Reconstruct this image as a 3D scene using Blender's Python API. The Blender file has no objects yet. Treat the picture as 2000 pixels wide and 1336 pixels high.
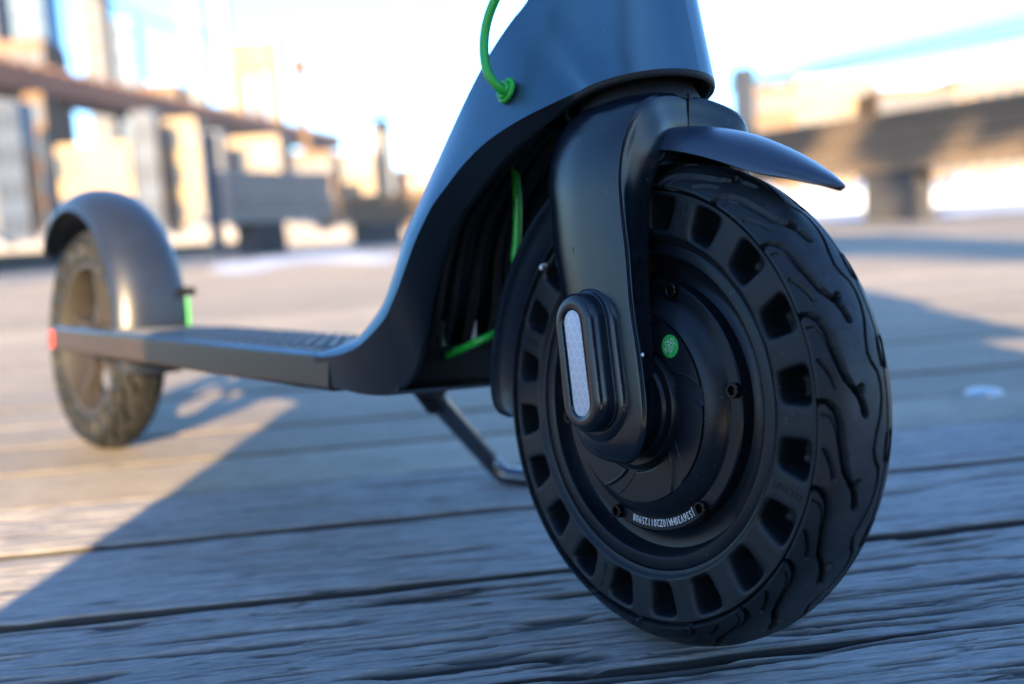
import bpy, bmesh, math, random
import numpy as np
from mathutils import Vector, Matrix
random.seed(7); rng = np.random.default_rng(11)
R = math.radians
S = bpy.context.scene
COL = S.collection

# ------------------------------------------------------------------ camera
cd = bpy.data.cameras.new('camera'); cam = bpy.data.objects.new('camera', cd); COL.objects.link(cam)
CF = Vector((-0.7318, 0.6715, -0.1169)); CR = Vector((0.6801, 0.7306, -0.0608)); CU = Vector((-0.0445, 0.1240, 0.9913))
CC = Vector((0.3216, -0.3969, 0.2240)); FPX = 1893.65
cam.matrix_world = Matrix(((CR.x, CU.x, -CF.x, CC.x), (CR.y, CU.y, -CF.y, CC.y), (CR.z, CU.z, -CF.z, CC.z), (0, 0, 0, 1)))
cd.sensor_width = 36; cd.lens = FPX / 2000 * 36; cd.clip_start = .02; cd.clip_end = 8000
cd.dof.use_dof = True; cd.dof.focus_distance = .488; cd.dof.aperture_fstop = 3.9; cd.dof.aperture_blades = 0
S.camera = cam
# ------------------------------------------------------------------ sky, sun, exposure
SUN_EL, SUN_AZ = 14.5, 135.4          # azimuth from +Y toward +X
w = bpy.data.worlds.new("World"); S.world = w; w.use_nodes = True
nt = w.node_tree; bg = nt.nodes['Background']
sky = nt.nodes.new('ShaderNodeTexSky'); sky.sky_type = 'NISHITA'; sky.sun_disc = False
sky.sun_elevation = R(SUN_EL); sky.sun_rotation = R(SUN_AZ); sky.air_density = 1.0; sky.dust_density = 1.0; sky.ozone_density = 5.5
nt.links.new(sky.outputs[0], bg.inputs[0]); bg.inputs[1].default_value = .130
sl = bpy.data.lights.new('sun', 'SUN'); sun = bpy.data.objects.new('sun', sl); COL.objects.link(sun)
sl.energy = 5.0; sl.angle = R(.53); sl.color = (1, .70, .38)
sd = Vector((math.sin(R(SUN_AZ)) * math.cos(R(SUN_EL)), math.cos(R(SUN_AZ)) * math.cos(R(SUN_EL)), math.sin(R(SUN_EL))))
sun.rotation_euler = (-sd).to_track_quat('-Z', 'Y').to_euler()
S.view_settings.view_transform = 'Standard'; S.view_settings.look = 'None'; S.view_settings.gamma = 1
S.view_settings.use_curve_mapping = False; S.view_settings.exposure = 2.55
S.render.engine = 'CYCLES'; S.cycles.use_denoising = True; S.cycles.max_bounces = 8

# ------------------------------------------------------------------ materials
def nodes(m):
    return m.node_tree.nodes, m.node_tree.links
def mat(name, col, rough=.5, metal=0., spec=.5, coat=0., bump=None, bscale=800., bstr=.2, mottle=0., mscale=20., rvar=0., emis=None, alpha=None):
    m = bpy.data.materials.new(name); m.use_nodes = True
    N, L = nodes(m); p = N['Principled BSDF']
    p.inputs['Base Color'].default_value = (*col, 1); p.inputs['Roughness'].default_value = rough
    p.inputs['Metallic'].default_value = metal; p.inputs['Specular IOR Level'].default_value = spec
    p.inputs['Coat Weight'].default_value = coat; p.inputs['Coat Roughness'].default_value = .25
    tc = N.new('ShaderNodeTexCoord')
    if mottle or rvar:
        n = N.new('ShaderNodeTexNoise'); n.inputs['Scale'].default_value = mscale; n.inputs['Detail'].default_value = 6
        L.new(tc.outputs['Object'], n.inputs['Vector'])
    if mottle:
        r = N.new('ShaderNodeMapRange'); r.inputs[1].default_value = .3; r.inputs[2].default_value = .7
        r.inputs[3].default_value = 1 - mottle; r.inputs[4].default_value = 1 + mottle
        L.new(n.outputs[0], r.inputs[0])
        mx = N.new('ShaderNodeVectorMath'); mx.operation = 'SCALE'; mx.inputs[0].default_value = col
        L.new(r.outputs[0], mx.inputs['Scale']); L.new(mx.outputs[0], p.inputs['Base Color'])
    if rvar:
        r = N.new('ShaderNodeMapRange'); r.inputs[1].default_value = .3; r.inputs[2].default_value = .7
        r.inputs[3].default_value = rough - rvar; r.inputs[4].default_value = rough + rvar
        L.new(n.outputs[0], r.inputs[0]); L.new(r.outputs[0], p.inputs['Roughness'])
    if bump:
        b = N.new('ShaderNodeTexNoise'); b.inputs['Scale'].default_value = bscale; b.inputs['Detail'].default_value = 3
        L.new(tc.outputs['Object'], b.inputs['Vector'])
        bu = N.new('ShaderNodeBump'); bu.inputs['Strength'].default_value = bstr; bu.inputs['Distance'].default_value = bump
        L.new(b.outputs[0], bu.inputs['Height']); L.new(bu.outputs[0], p.inputs['Normal'])
    if emis:
        p.inputs['Emission Color'].default_value = (*emis[0], 1); p.inputs['Emission Strength'].default_value = emis[1]
    return m

def dusty(m, amount=.6, scale=900., thr=.72):
    """Pale dust specks lying on a surface."""
    N, L = nodes(m); p = N['Principled BSDF']; tc = N.new('ShaderNodeTexCoord')
    v = N.new('ShaderNodeTexVoronoi'); v.inputs['Scale'].default_value = scale; L.new(tc.outputs['Object'], v.inputs['Vector'])
    sep = N.new('ShaderNodeSeparateColor'); L.new(v.outputs['Color'], sep.inputs[0])
    lt = N.new('ShaderNodeMath'); lt.operation = 'LESS_THAN'; lt.inputs[1].default_value = .13; L.new(v.outputs['Distance'], lt.inputs[0])
    gt = N.new('ShaderNodeMath'); gt.operation = 'GREATER_THAN'; gt.inputs[1].default_value = thr; L.new(sep.outputs[0], gt.inputs[0])
    n = N.new('ShaderNodeTexNoise'); n.inputs['Scale'].default_value = 14; L.new(tc.outputs['Object'], n.inputs['Vector'])
    r = N.new('ShaderNodeMapRange'); r.inputs[1].default_value = .45; r.inputs[2].default_value = .65; L.new(n.outputs[0], r.inputs[0])
    a = N.new('ShaderNodeMath'); a.operation = 'MULTIPLY'; L.new(lt.outputs[0], a.inputs[0]); L.new(gt.outputs[0], a.inputs[1])
    b = N.new('ShaderNodeMath'); b.operation = 'MULTIPLY'; L.new(a.outputs[0], b.inputs[0]); L.new(r.outputs[0], b.inputs[1])
    c = N.new('ShaderNodeMath'); c.operation = 'MULTIPLY'; c.inputs[1].default_value = amount; L.new(b.outputs[0], c.inputs[0])
    mx = N.new('ShaderNodeMix'); mx.data_type = 'RGBA'; L.new(c.outputs[0], mx.inputs['Factor'])
    bc = p.inputs['Base Color']
    if bc.links: L.new(bc.links[0].from_socket, mx.inputs[6])
    else: mx.inputs[6].default_value = bc.default_value
    mx.inputs[7].default_value = (.55, .55, .55, 1); L.new(mx.outputs[2], bc)
    return m

M = {}
M['body'] = dusty(mat('satin_graphite_paint', (.048, .102, .142), .34, .75, .5, bump=.0002, bscale=1600, bstr=.14, mottle=.10, mscale=14, rvar=.06), .6, 420, .84)
M['fork'] = dusty(mat('black_textured_paint', (.004, .008, .014), .17, .0, .42, coat=.0, bump=.0003, bscale=1500, bstr=.28, mottle=.15, rvar=.05), .7, 500, .9)
M['guard'] = dusty(mat('mudguard_plastic', (.018, .030, .052), .30, .2, .8, bump=.0002, bscale=1500, bstr=.12, mottle=.1, rvar=.05), .7, 420, .86)
M['tyre'] = dusty(mat('tyre_rubber', (.0050, .0080, .0120), .50, 0, .30, bump=.0003, bscale=900, bstr=.25, mottle=.3, mscale=45, rvar=.08), .5, 600, .92)
M['tyre_worn'] = mat('dusty_tyre_rubber', (.010, .0112, .0122), .6, 0, .3, bump=.0004, bscale=400, bstr=.3, mottle=.45, mscale=30)
M['motor'] = dusty(mat('black_motor_casting', (.0045, .0080, .0130), .36, .1, .30, bump=.0002, bscale=1300, bstr=.12, mottle=.2, mscale=30, rvar=.07), .5, 500, .93)
M['bolt'] = mat('black_oxide_bolt', (.02, .02, .022), .25, .8, .5)
M['dark'] = mat('matte_black_plastic', (.005, .006, .008), .55, 0, .25, bump=.0003, bscale=500, bstr=.2)
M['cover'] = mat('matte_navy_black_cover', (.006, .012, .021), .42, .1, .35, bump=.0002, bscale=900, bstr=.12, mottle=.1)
M['side'] = mat('black_side_panel_warm_tint', (.026, .016, .010), .38, .1, .5, bump=.0002, bscale=700, bstr=.1, mottle=.1)  # black deck sides with warm light off sunlit boards tinted in
M['green'] = mat('green_cable_sheath', (.012, .31, .034), .36, 0, .5, mottle=.06)
M['green_rubber'] = mat('green_rubber', (.010, .31, .030), .45, 0, .5, mottle=.06)
M['sticker'] = mat('green_sticker', (.02, .36, .07), .45, 0, .4)
M['print'] = mat('white_print', (.62, .64, .66), .6, 0, .3, mottle=.15, mscale=600)
M['red'] = mat('red_light_lens', (.75, .05, .03), .25, 0, .5, mottle=.1)
M['mat_rubber'] = mat('grip_mat_rubber', (.075, .080, .088), .42, 0, .5, bump=.0005, bscale=500, bstr=.3)
M['steel'] = mat('kickstand_metal', (.075, .085, .10), .20, .8, .6, coat=.4, mottle=.2)
M['lever'] = mat('grey_zinc', (.35, .36, .38), .35, .8, .5, mottle=.1)

def reflector_mat():
    m = bpy.data.materials.new('reflective_hexagon_tape'); m.use_nodes = True
    N, L = nodes(m); p = N['Principled BSDF']; tc = N.new('ShaderNodeTexCoord')
    # hexagonal cells from two offset rectangular grids (object X,Z)
    def hexd(ox, oy):
        mp = N.new('ShaderNodeVectorMath'); mp.operation = 'MULTIPLY'; mp.inputs[1].default_value = (1 / .0046, 0, 1 / (.0046 * 1.7320508)); L.new(tc.outputs['Object'], mp.inputs[0])
        ad = N.new('ShaderNodeVectorMath'); ad.operation = 'ADD'; ad.inputs[1].default_value = (ox, 0, oy); L.new(mp.outputs[0], ad.inputs[0])
        fr = N.new('ShaderNodeVectorMath'); fr.operation = 'FRACTION'; L.new(ad.outputs[0], fr.inputs[0])
        sb = N.new('ShaderNodeVectorMath'); sb.operation = 'SUBTRACT'; sb.inputs[1].default_value = (.5, 0, .5); L.new(fr.outputs[0], sb.inputs[0])
        ml = N.new('ShaderNodeVectorMath'); ml.operation = 'MULTIPLY'; ml.inputs[1].default_value = (1, 0, 1.7320508); L.new(sb.outputs[0], ml.inputs[0])
        ab = N.new('ShaderNodeVectorMath'); ab.operation = 'ABSOLUTE'; L.new(ml.outputs[0], ab.inputs[0])
        sx = N.new('ShaderNodeSeparateXYZ'); L.new(ab.outputs[0], sx.inputs[0])
        d = N.new('ShaderNodeVectorMath'); d.operation = 'DOT_PRODUCT'; d.inputs[1].default_value = (.5, 0, .8660254); L.new(ab.outputs[0], d.inputs[0])
        mx = N.new('ShaderNodeMath'); mx.operation = 'MAXIMUM'; L.new(sx.outputs[0], mx.inputs[0]); L.new(d.outputs['Value'], mx.inputs[1])
        return mx
    a, b = hexd(0, 0), hexd(.5, .5)
    mn = N.new('ShaderNodeMath'); mn.operation = 'MINIMUM'; L.new(a.outputs[0], mn.inputs[0]); L.new(b.outputs[0], mn.inputs[1])
    gt = N.new('ShaderNodeMapRange'); gt.inputs[1].default_value = .44; gt.inputs[2].default_value = .485; L.new(mn.outputs[0], gt.inputs[0])
    mx = N.new('ShaderNodeMix'); mx.data_type = 'RGBA'; L.new(gt.outputs[0], mx.inputs['Factor'])
    mx.inputs[6].default_value = (.42, .42, .46, 1); mx.inputs[7].default_value = (.60, .60, .62, 1)
    L.new(mx.outputs[2], p.inputs['Base Color']); p.inputs['Roughness'].default_value = .35
    return m
M['reflector'] = reflector_mat()

def wood(name, base, dark, along='X', sc=1., bstr=.8, bdist=.0016, crackattr=False, rough=.75, fine=1.):
    """Weathered timber: grain runs along the object's own X axis."""
    m = bpy.data.materials.new(name); m.use_nodes = True
    N, L = nodes(m); p = N['Principled BSDF']; tc = N.new('ShaderNodeTexCoord'); oi = N.new('ShaderNodeObjectInfo')
    off = N.new('ShaderNodeCombineXYZ')
    mu = N.new('ShaderNodeMath'); mu.operation = 'MULTIPLY'; mu.inputs[1].default_value = 37.; L.new(oi.outputs['Random'], mu.inputs[0])
    for i in range(3): L.new(mu.outputs[0], off.inputs[i])
    ad = N.new('ShaderNodeVectorMath'); ad.operation = 'ADD'; L.new(tc.outputs['Object'], ad.inputs[0]); L.new(off.outputs[0], ad.inputs[1])
    # gentle waviness of the grain
    wn = N.new('ShaderNodeTexNoise'); wn.inputs['Scale'].default_value = 3.2 * sc; wn.inputs['Detail'].default_value = 2; L.new(ad.outputs[0], wn.inputs['Vector'])
    ws = N.new('ShaderNodeVectorMath'); ws.operation = 'SUBTRACT'; ws.inputs[1].default_value = (.5, .5, .5); L.new(wn.outputs['Color'], ws.inputs[0])
    wm = N.new('ShaderNodeVectorMath'); wm.operation = 'MULTIPLY'; wm.inputs[1].default_value = (0, .05 / sc, .05 / sc); L.new(ws.outputs[0], wm.inputs[0])
    wa = N.new('ShaderNodeVectorMath'); wa.operation = 'ADD'; L.new(ad.outputs[0], wa.inputs[0]); L.new(wm.outputs[0], wa.inputs[1])
    def layer(sx, sy, detail, rough_=.6):
        v = N.new('ShaderNodeVectorMath'); v.operation = 'MULTIPLY'; v.inputs[1].default_value = (sx * sc, sy * sc, sy * sc); L.new(wa.outputs[0], v.inputs[0])
        n = N.new('ShaderNodeTexNoise'); n.inputs['Scale'].default_value = 1; n.inputs['Detail'].default_value = detail; n.inputs['Roughness'].default_value = rough_
        L.new(v.outputs[0], n.inputs['Vector']); return n.outputs[0]
    def rng_(s, a, b, c=0., d=1.):
        r = N.new('ShaderNodeMapRange'); r.inputs[1].default_value = a; r.inputs[2].default_value = b; r.inputs[3].default_value = c; r.inputs[4].default_value = d
        L.new(s, r.inputs[0]); return r.outputs[0]
    def mul(a, b, op='MULTIPLY'):
        x = N.new('ShaderNodeMath'); x.operation = op
        for i, q in ((0, a), (1, b)):
            if isinstance(q, (int, float)): x.inputs[i].default_value = q
            else: L.new(q, x.inputs[i])
        return x.outputs[0]
    g1 = layer(20, 250 * fine, 6, .7); g2 = layer(15, 200 * fine, 5, .65); g3 = layer(45, 520 * fine, 4, .7); blot = layer(5, 12, 4)
    c1 = rng_(g2, .60, .70); c2 = rng_(g1, .58, .74)          # cracks
    crack = mul(c1, mul(c2, .6), 'MAXIMUM')
    if crackattr:
        at = N.new('ShaderNodeAttribute'); at.attribute_name = 'crack'; crack = mul(crack, at.outputs['Fac'], 'MAXIMUM')
    tone = mul(mul(rng_(g1, .3, .7, .66, 1.30), rng_(blot, .3, .7, .86, 1.14)), rng_(g3, .3, .7, .70, 1.30))
    rndt = rng_(oi.outputs['Random'], 0, 1, .82, 1.18); tone = mul(tone, rndt)
    sc_ = N.new('ShaderNodeVectorMath'); sc_.operation = 'SCALE'; sc_.inputs[0].default_value = base; L.new(tone, sc_.inputs['Scale'])
    mx = N.new('ShaderNodeMix'); mx.data_type = 'RGBA'; L.new(crack, mx.inputs['Factor']); L.new(sc_.outputs[0], mx.inputs[6]); mx.inputs[7].default_value = (*dark, 1)
    L.new(mx.outputs[2], p.inputs['Base Color']); p.inputs['Roughness'].default_value = rough; p.inputs['Specular IOR Level'].default_value = .35
    h = mul(mul(mul(g1, .5), mul(g3, .35), 'ADD'), mul(crack, -.9), 'ADD')
    b = N.new('ShaderNodeBump'); b.inputs['Strength'].default_value = bstr; b.inputs['Distance'].default_value = bdist
    L.new(h, b.inputs['Height']); L.new(b.outputs[0], p.inputs['Normal'])
    return m
M['plank'] = wood('weathered_deck_plank', (.205, .197, .190), (.012, .011, .011), crackattr=True, bstr=1.0)
M['plank_suntint'] = wood('weathered_deck_plank_suntint', (.235, .203, .155), (.02, .02, .018), bstr=.3, crackattr=True)  # warm sunlight tinted into the base colour, unlike the grey near planks
M['timber'] = wood('weathered_heavy_timber', (.105, .080, .058), (.03, .024, .02), sc=.25, bstr=.5, bdist=.006)

# ------------------------------------------------------------------ object helpers
def link(name, me, m, parent=None, smooth=True, autosmooth=None):
    o = bpy.data.objects.new(name, me); COL.objects.link(o)
    if m is not None:
        for q in (m if isinstance(m, (list, tuple)) else [m]): me.materials.append(q)
    if parent is not None: o.parent = parent
    if smooth:
        me.polygons.foreach_set('use_smooth', [True] * len(me.polygons))
        if autosmooth: me.set_sharp_from_angle(angle=R(autosmooth))
    return o
def mesh(name, V, F):
    me = bpy.data.meshes.new(name); me.from_pydata([tuple(map(float, v)) for v in V], [], [tuple(map(int, f)) for f in F]); me.update(); return me
def obj(name, V, F, m, parent=None, smooth=True, autosmooth=None, fixn=False):
    me = mesh(name, V, F)
    if fixn:
        bm = bmesh.new(); bm.from_mesh(me); bmesh.ops.remove_doubles(bm, verts=bm.verts, dist=1e-5)
        bmesh.ops.recalc_face_normals(bm, faces=bm.faces); bm.to_mesh(me); bm.free()
    return link(name, me, m, parent, smooth, autosmooth)
def empty(name, loc=(0, 0, 0), parent=None):
    o = bpy.data.objects.new(name, None); COL.objects.link(o); o.location = loc; o.empty_display_size = .05
    if parent: o.parent = parent
    return o
def tag(o, label=None, cat=None, group=None, kind=None):
    if label: o['label'] = label
    if cat: o['category'] = cat
    if group: o['group'] = group
    if kind: o['kind'] = kind
    return o
class MB:
    """Gathers several shapes of ONE part."""
    def __init__(s): s.V = []; s.F = []
    def add(s, V, F):
        n = len(s.V); s.V += [tuple(v) for v in V]; s.F += [tuple(i + n for i in f) for f in F]; return s
    def box(s, x0, x1, y0, y1, z0, z1):
        V = [(x, y, z) for x in (x0, x1) for y in (y0, y1) for z in (z0, z1)]
        return s.add(V, [(0, 1, 3, 2), (4, 6, 7, 5), (0, 4, 5, 1), (2, 3, 7, 6), (0, 2, 6, 4), (1, 5, 7, 3)])
    def tube(s, pts, r, n=12, cap=True):
        P = [Vector(p) for p in pts]; rs = r if isinstance(r, (list, tuple)) else [r] * len(P)
        V = []; up = None
        for i, p in enumerate(P):
            t = (P[min(i + 1, len(P) - 1)] - P[max(i - 1, 0)]).normalized()
            if up is None: up = t.orthogonal().normalized()
            up = (up - t * up.dot(t)).normalized(); b = t.cross(up)
            V += [p + rs[i] * (math.cos(a) * up + math.sin(a) * b) for a in [2 * math.pi * k / n for k in range(n)]]
        F = [(i * n + k, i * n + (k + 1) % n, (i + 1) * n + (k + 1) % n, (i + 1) * n + k) for i in range(len(P) - 1) for k in range(n)]
        if cap: F += [tuple(range(n - 1, -1, -1)), tuple(range((len(P) - 1) * n, len(P) * n))]
        return s.add(V, F)
    def lathe(s, prof, n=96, c=(0, 0, 0)):
        """prof: (radius, y); revolved about the Y axis."""
        V = [(c[0] + r * math.cos(2 * math.pi * k / n), c[1] + y, c[2] + r * math.sin(2 * math.pi * k / n)) for r, y in prof for k in range(n)]
        F = [(i * n + k, i * n + (k + 1) % n, (i + 1) * n + (k + 1) % n, (i + 1) * n + k) for i in range(len(prof) - 1) for k in range(n)]
        return s.add(V, F)
    def build(s, name, m, parent=None, smooth=True, autosmooth=35, fixn=True):
        return obj(name, s.V, s.F, m, parent, smooth, autosmooth, fixn)
def catmull(P, k, closed=False):
    P = np.asarray(P, float); n = len(P); out = []
    for i in range(n if closed else n - 1):
        p0, p1, p2, p3 = (P[(i + j) % n] if closed else P[min(max(i + j, 0), n - 1)] for j in (-1, 0, 1, 2))
        for t in np.arange(k) / k:
            out.append(.5 * ((2 * p1) + (-p0 + p2) * t + (2 * p0 - 5 * p1 + 4 * p2 - p3) * t * t + (-p0 + 3 * p1 - 3 * p2 + p3) * t ** 3))
    if not closed: out.append(P[-1])
    return np.array(out)
def gridfaces(nu, nv, closed_u=False, closed_v=False, flip=False):
    F = []
    for i in range(nu if closed_u else nu - 1):
        for j in range(nv if closed_v else nv - 1):
            a, b, c, d = i * nv + j, i * nv + (j + 1) % nv, ((i + 1) % nu) * nv + (j + 1) % nv, ((i + 1) % nu) * nv + j
            F.append((a, d, c, b) if flip else (a, b, c, d))
    return F
def text_mesh(ch, size):
    cu = bpy.data.curves.new('t', 'FONT'); cu.body = ch; cu.size = size; cu.extrude = 0; cu.resolution_u = 3
    o = bpy.data.objects.new('t', cu); COL.objects.link(o)
    dg = bpy.context.evaluated_depsgraph_get(); me = bpy.data.meshes.new_from_object(o.evaluated_get(dg))
    V = np.array([v.co[:] for v in me.vertices]).reshape(-1, 3); F = [tuple(p.vertices) for p in me.polygons]
    bpy.data.objects.remove(o); bpy.data.curves.remove(cu); bpy.data.meshes.remove(me)
    return V, F
def extrude_flat(V, F, depth):
    """front sheet at +depth of the third axis with side walls down to 0"""
    n = len(V); V2 = np.vstack([V + [0, 0, depth], V]); F2 = list(F)
    cnt = {}
    for f in F:
        for a, b in zip(f, f[1:] + f[:1]): cnt[(a, b)] = 1
    for a, b in cnt:
        if (b, a) not in cnt: F2.append((b, a, a + n, b + n))
    return V2, F2
def ring_text(name, s, r, y, a0, step, size, depth, m, parent, squash=1.):
    mb = MB()
    for i, ch in enumerate(s):
        if ch == ' ': continue
        V, F = text_mesh(ch, size)
        if not len(V): continue
        V[:, 0] = (V[:, 0] - (V[:, 0].min() + V[:, 0].max()) / 2) * squash
        V, F = extrude_flat(V, F, depth)
        a = R(a0 + step * i); rad = np.array([math.cos(a), math.sin(a)]); rt = np.array([math.sin(a), -math.cos(a)])
        P = (r + V[:, 1])[:, None] * rad + V[:, 0][:, None] * rt
        mb.add([(p[0], y - v[2], p[1]) for p, v in zip(P, V)], F)
    return mb.build(name, m, parent, smooth=False)

# ------------------------------------------------------------------ SETTING: boardwalk
PHI = .9508; U2 = Vector((math.cos(PHI), math.sin(PHI))); N2 = Vector((-math.sin(PHI), math.cos(PHI)))
PITCH = .1472
def value_noise(x, y, seed):
    xi = np.floor(x).astype(np.int64); yi = np.floor(y).astype(np.int64); xf = x - xi; yf = y - yi
    def h(a, b):
        n = (a * 374761393 + b * 668265263 + seed * 1442695041) & 0x7fffffff
        n = ((n ^ (n >> 13)) * 1274126177) & 0x7fffffff
        return ((n ^ (n >> 16)) & 0xffff) / 65535.
    u = xf * xf * (3 - 2 * xf); v = yf * yf * (3 - 2 * yf)
    return (h(xi, yi) * (1 - u) + h(xi + 1, yi) * u) * (1 - v) + (h(xi, yi + 1) * (1 - u) + h(xi + 1, yi + 1) * u) * v
boardwalk = empty('boardwalk'); tag(boardwalk, kind='structure')
boardwalk['label'] = 'weathered grey boardwalk of long wooden planks under the scooter'
boardwalk.rotation_euler = (0, 0, PHI)
def dense_plank(g0, g1, seed, s0=-.62, s1=1.0, top=0.):
    wd = g1 - g0
    s = np.concatenate([np.linspace(-5, s0, 40, endpoint=False), np.arange(s0, s1, .0024), np.linspace(s1, 7, 50)])
    core = np.linspace(.0035, wd - .0035, 136); t = np.concatenate([[0, 0, .0008, .0018], core, [wd - .0018, wd - .0008, wd, wd]])
    z = np.concatenate([[-.035, -.004, -.0015, -.0004], np.zeros(136), [-.0004, -.0015, -.004, -.035]])
    Sg, Tg = np.meshgrid(s, t, indexing='ij'); Zg = np.tile(z, (len(s), 1))
    edge = np.clip(np.minimum(Tg, wd - Tg) / .004, 0, 1)
    warp = .012 * (value_noise(Sg * 3.1 + 7, Tg * 14, seed) - .5) + .006 * (value_noise(Sg * 12, Tg * 34, seed + 1) - .5) + .002 * (value_noise(Sg * 38, Tg * 120, seed + 7) - .5)
    kn = [(rng.uniform(-.35, .7), rng.uniform(.25, .75) * wd, rng.uniform(.008, .016)) for _ in range(3)]
    for ks, kt, kr in kn:      # grain bends round knots
        d2 = ((Sg - ks) / (kr * 4)) ** 2 + ((Tg - kt) / (kr * 1.6)) ** 2
        warp += np.sign(Tg - kt) * kr * .8 * np.exp(-d2)
    tt = Tg - warp
    fine = value_noise(Sg * 24, tt * 420, seed + 2) * .5 + value_noise(Sg * 55, tt * 800, seed + 3) * .3 + value_noise(Sg * 13, tt * 200, seed + 4) * .6
    fine = fine / 1.4
    ck = value_noise(Sg * 8.5, tt * 165, seed + 5); gate = value_noise(Sg * 9.0 + 3, tt * 26, seed + 6)
    crack = np.clip((ck - (.66 if g0 < .1 else .76)) / .10, 0, 1) * np.clip((gate - .45) / .12, 0, 1)
    ck2 = value_noise(Sg * 19, tt * 290, seed + 8); crack = np.maximum(crack, (.8 if g0 < .1 else .4) * np.clip((ck2 - .66) / .14, 0, 1))
    near = 1. if g0 < .1 else .55
    crack = crack * near
    H = (fine - .5) * .0019 * near - crack * .0034 + (value_noise(Sg * 2, Tg * 9, seed + 9) - .5) * .0012
    yoff = np.where(edge < 1, 1, 0) * (value_noise(Sg * 22, Sg * 0 + (Tg > wd / 2), seed + 10) - .5) * .0026
    chip = np.clip(value_noise(Sg * 9, (Tg > wd / 2) * 3., seed + 12) - .72, 0, 1) * (edge < 1) * .012
    yoff = yoff + np.where(Tg < wd / 2, chip, -chip)
    Zg = Zg + H * np.where(Zg < -.02, 0, 1) + top - chip * .2
    V = np.stack([Sg, g0 + Tg + yoff, Zg], -1).reshape(-1, 3); nv = len(t)
    F = gridfaces(len(s), nv, flip=True)
    me = bpy.data.meshes.new('plank'); me.from_pydata(V.tolist(), [], F)
    crack[:, :3] = 1; crack[:, -3:] = 1
    at = me.attributes.new('crack', 'FLOAT', 'POINT'); at.data.foreach_set('value', (crack * .95).reshape(-1).astype(np.float32))
    return link('plank', me, M['plank'], boardwalk)
GAP = .0068
for k in range(-1, 3):
    g0 = .1145 - PITCH + PITCH * k
    dense_plank(g0 + (.0022 if k == 0 else GAP / 2), g0 + PITCH - (.0022 if k == -1 else GAP / 2), 100 + k * 17, top=[.0, -.0015, .0, .001][k + 1])
def plain_plank_mesh(seed):
    r = random.Random(seed); wd = PITCH - GAP
    s = [-9 + 25 * i / 50 for i in range(51)]; prof = [(0, -.035), (0, -.002), (.0015, -.0002), (.03, 0), (wd * .5, .0005), (wd - .03, 0), (wd - .0015, -.0002), (wd, -.002), (wd, -.035)]
    V = [(a, t + (r.uniform(-.001, .001)), z + .0012 * math.sin(a * 2.3 + seed) * (z > -.02)) for a in s for t, z in prof]
    me = mesh('plank', V, gridfaces(len(s), len(prof), flip=True)); me.materials.append(M['plank_suntint'])
    at = me.attributes.new('crack', 'FLOAT', 'POINT'); at.data.foreach_set('value', [1. if q in (0, 1, len(prof) - 2, len(prof) - 1) else 0. for a in s for q in range(len(prof))])
    return me
pm = [plain_plank_mesh(i) for i in range(4)]
for k in list(range(-5, -1)) + list(range(3, 62)):
    o = bpy.data.objects.new('plank', pm[k % 4]); COL.objects.link(o); o.parent = boardwalk
    o.location = (random.uniform(-1, 1), .1145 - PITCH + PITCH * k + GAP / 2, random.uniform(-.001, .001))
    if k == -1: pass
# boards too far away to tell apart: one sheet, seams in its material
def far_deck_mat():
    m = wood('distant_boards', (.235, .203, .155), (.06, .055, .05), bstr=.3)  # same sun-tinted base colour as the plain planks
    N, L = nodes(m); p = N['Principled BSDF']; src = p.inputs['Base Color'].links[0].from_socket
    tc = N.new('ShaderNodeTexCoord'); sp = N.new('ShaderNodeSeparateXYZ'); L.new(tc.outputs['Object'], sp.inputs[0])
    dv = N.new('ShaderNodeMath'); dv.operation = 'DIVIDE'; dv.inputs[1].default_value = PITCH; L.new(sp.outputs[1], dv.inputs[0])
    fl = N.new('ShaderNodeMath'); fl.operation = 'FLOOR'; L.new(dv.outputs[0], fl.inputs[0])
    fr = N.new('ShaderNodeMath'); fr.operation = 'FRACT'; L.new(dv.outputs[0], fr.inputs[0])
    lt = N.new('ShaderNodeMath'); lt.operation = 'LESS_THAN'; lt.inputs[1].default_value = .05; L.new(fr.outputs[0], lt.inputs[0])
    wn = N.new('ShaderNodeTexWhiteNoise'); wn.noise_dimensions = '1D'; L.new(fl.outputs[0], wn.inputs['W'])
    r = N.new('ShaderNodeMapRange'); r.inputs[3].default_value = .78; r.inputs[4].default_value = 1.2; L.new(wn.outputs['Value'], r.inputs[0])
    sc = N.new('ShaderNodeVectorMath'); sc.operation = 'SCALE'; L.new(src, sc.inputs[0]); L.new(r.outputs[0], sc.inputs['Scale'])
    mx = N.new('ShaderNodeMix'); mx.data_type = 'RGBA'; L.new(lt.outputs[0], mx.inputs['Factor']); L.new(sc.outputs[0], mx.inputs[6]); mx.inputs[7].default_value = (.03, .03, .03, 1)
    L.new(mx.outputs[2], p.inputs['Base Color']); return m
gd = .1145 - PITCH + PITCH * 62
fd = MB(); fd.box(-70, 60, gd + .002, 60, -.3, 0)
o = fd.build('pier_deck', far_deck_mat(), None, smooth=False); o.rotation_euler = (0, 0, PHI); tag(o, kind='structure')
o = MB().box(-60, 60, -30, gd, -.32, -.12).build('pier_underside', M['dark'], None, smooth=False); o.rotation_euler = (0, 0, PHI); tag(o, kind='structure')
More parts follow.
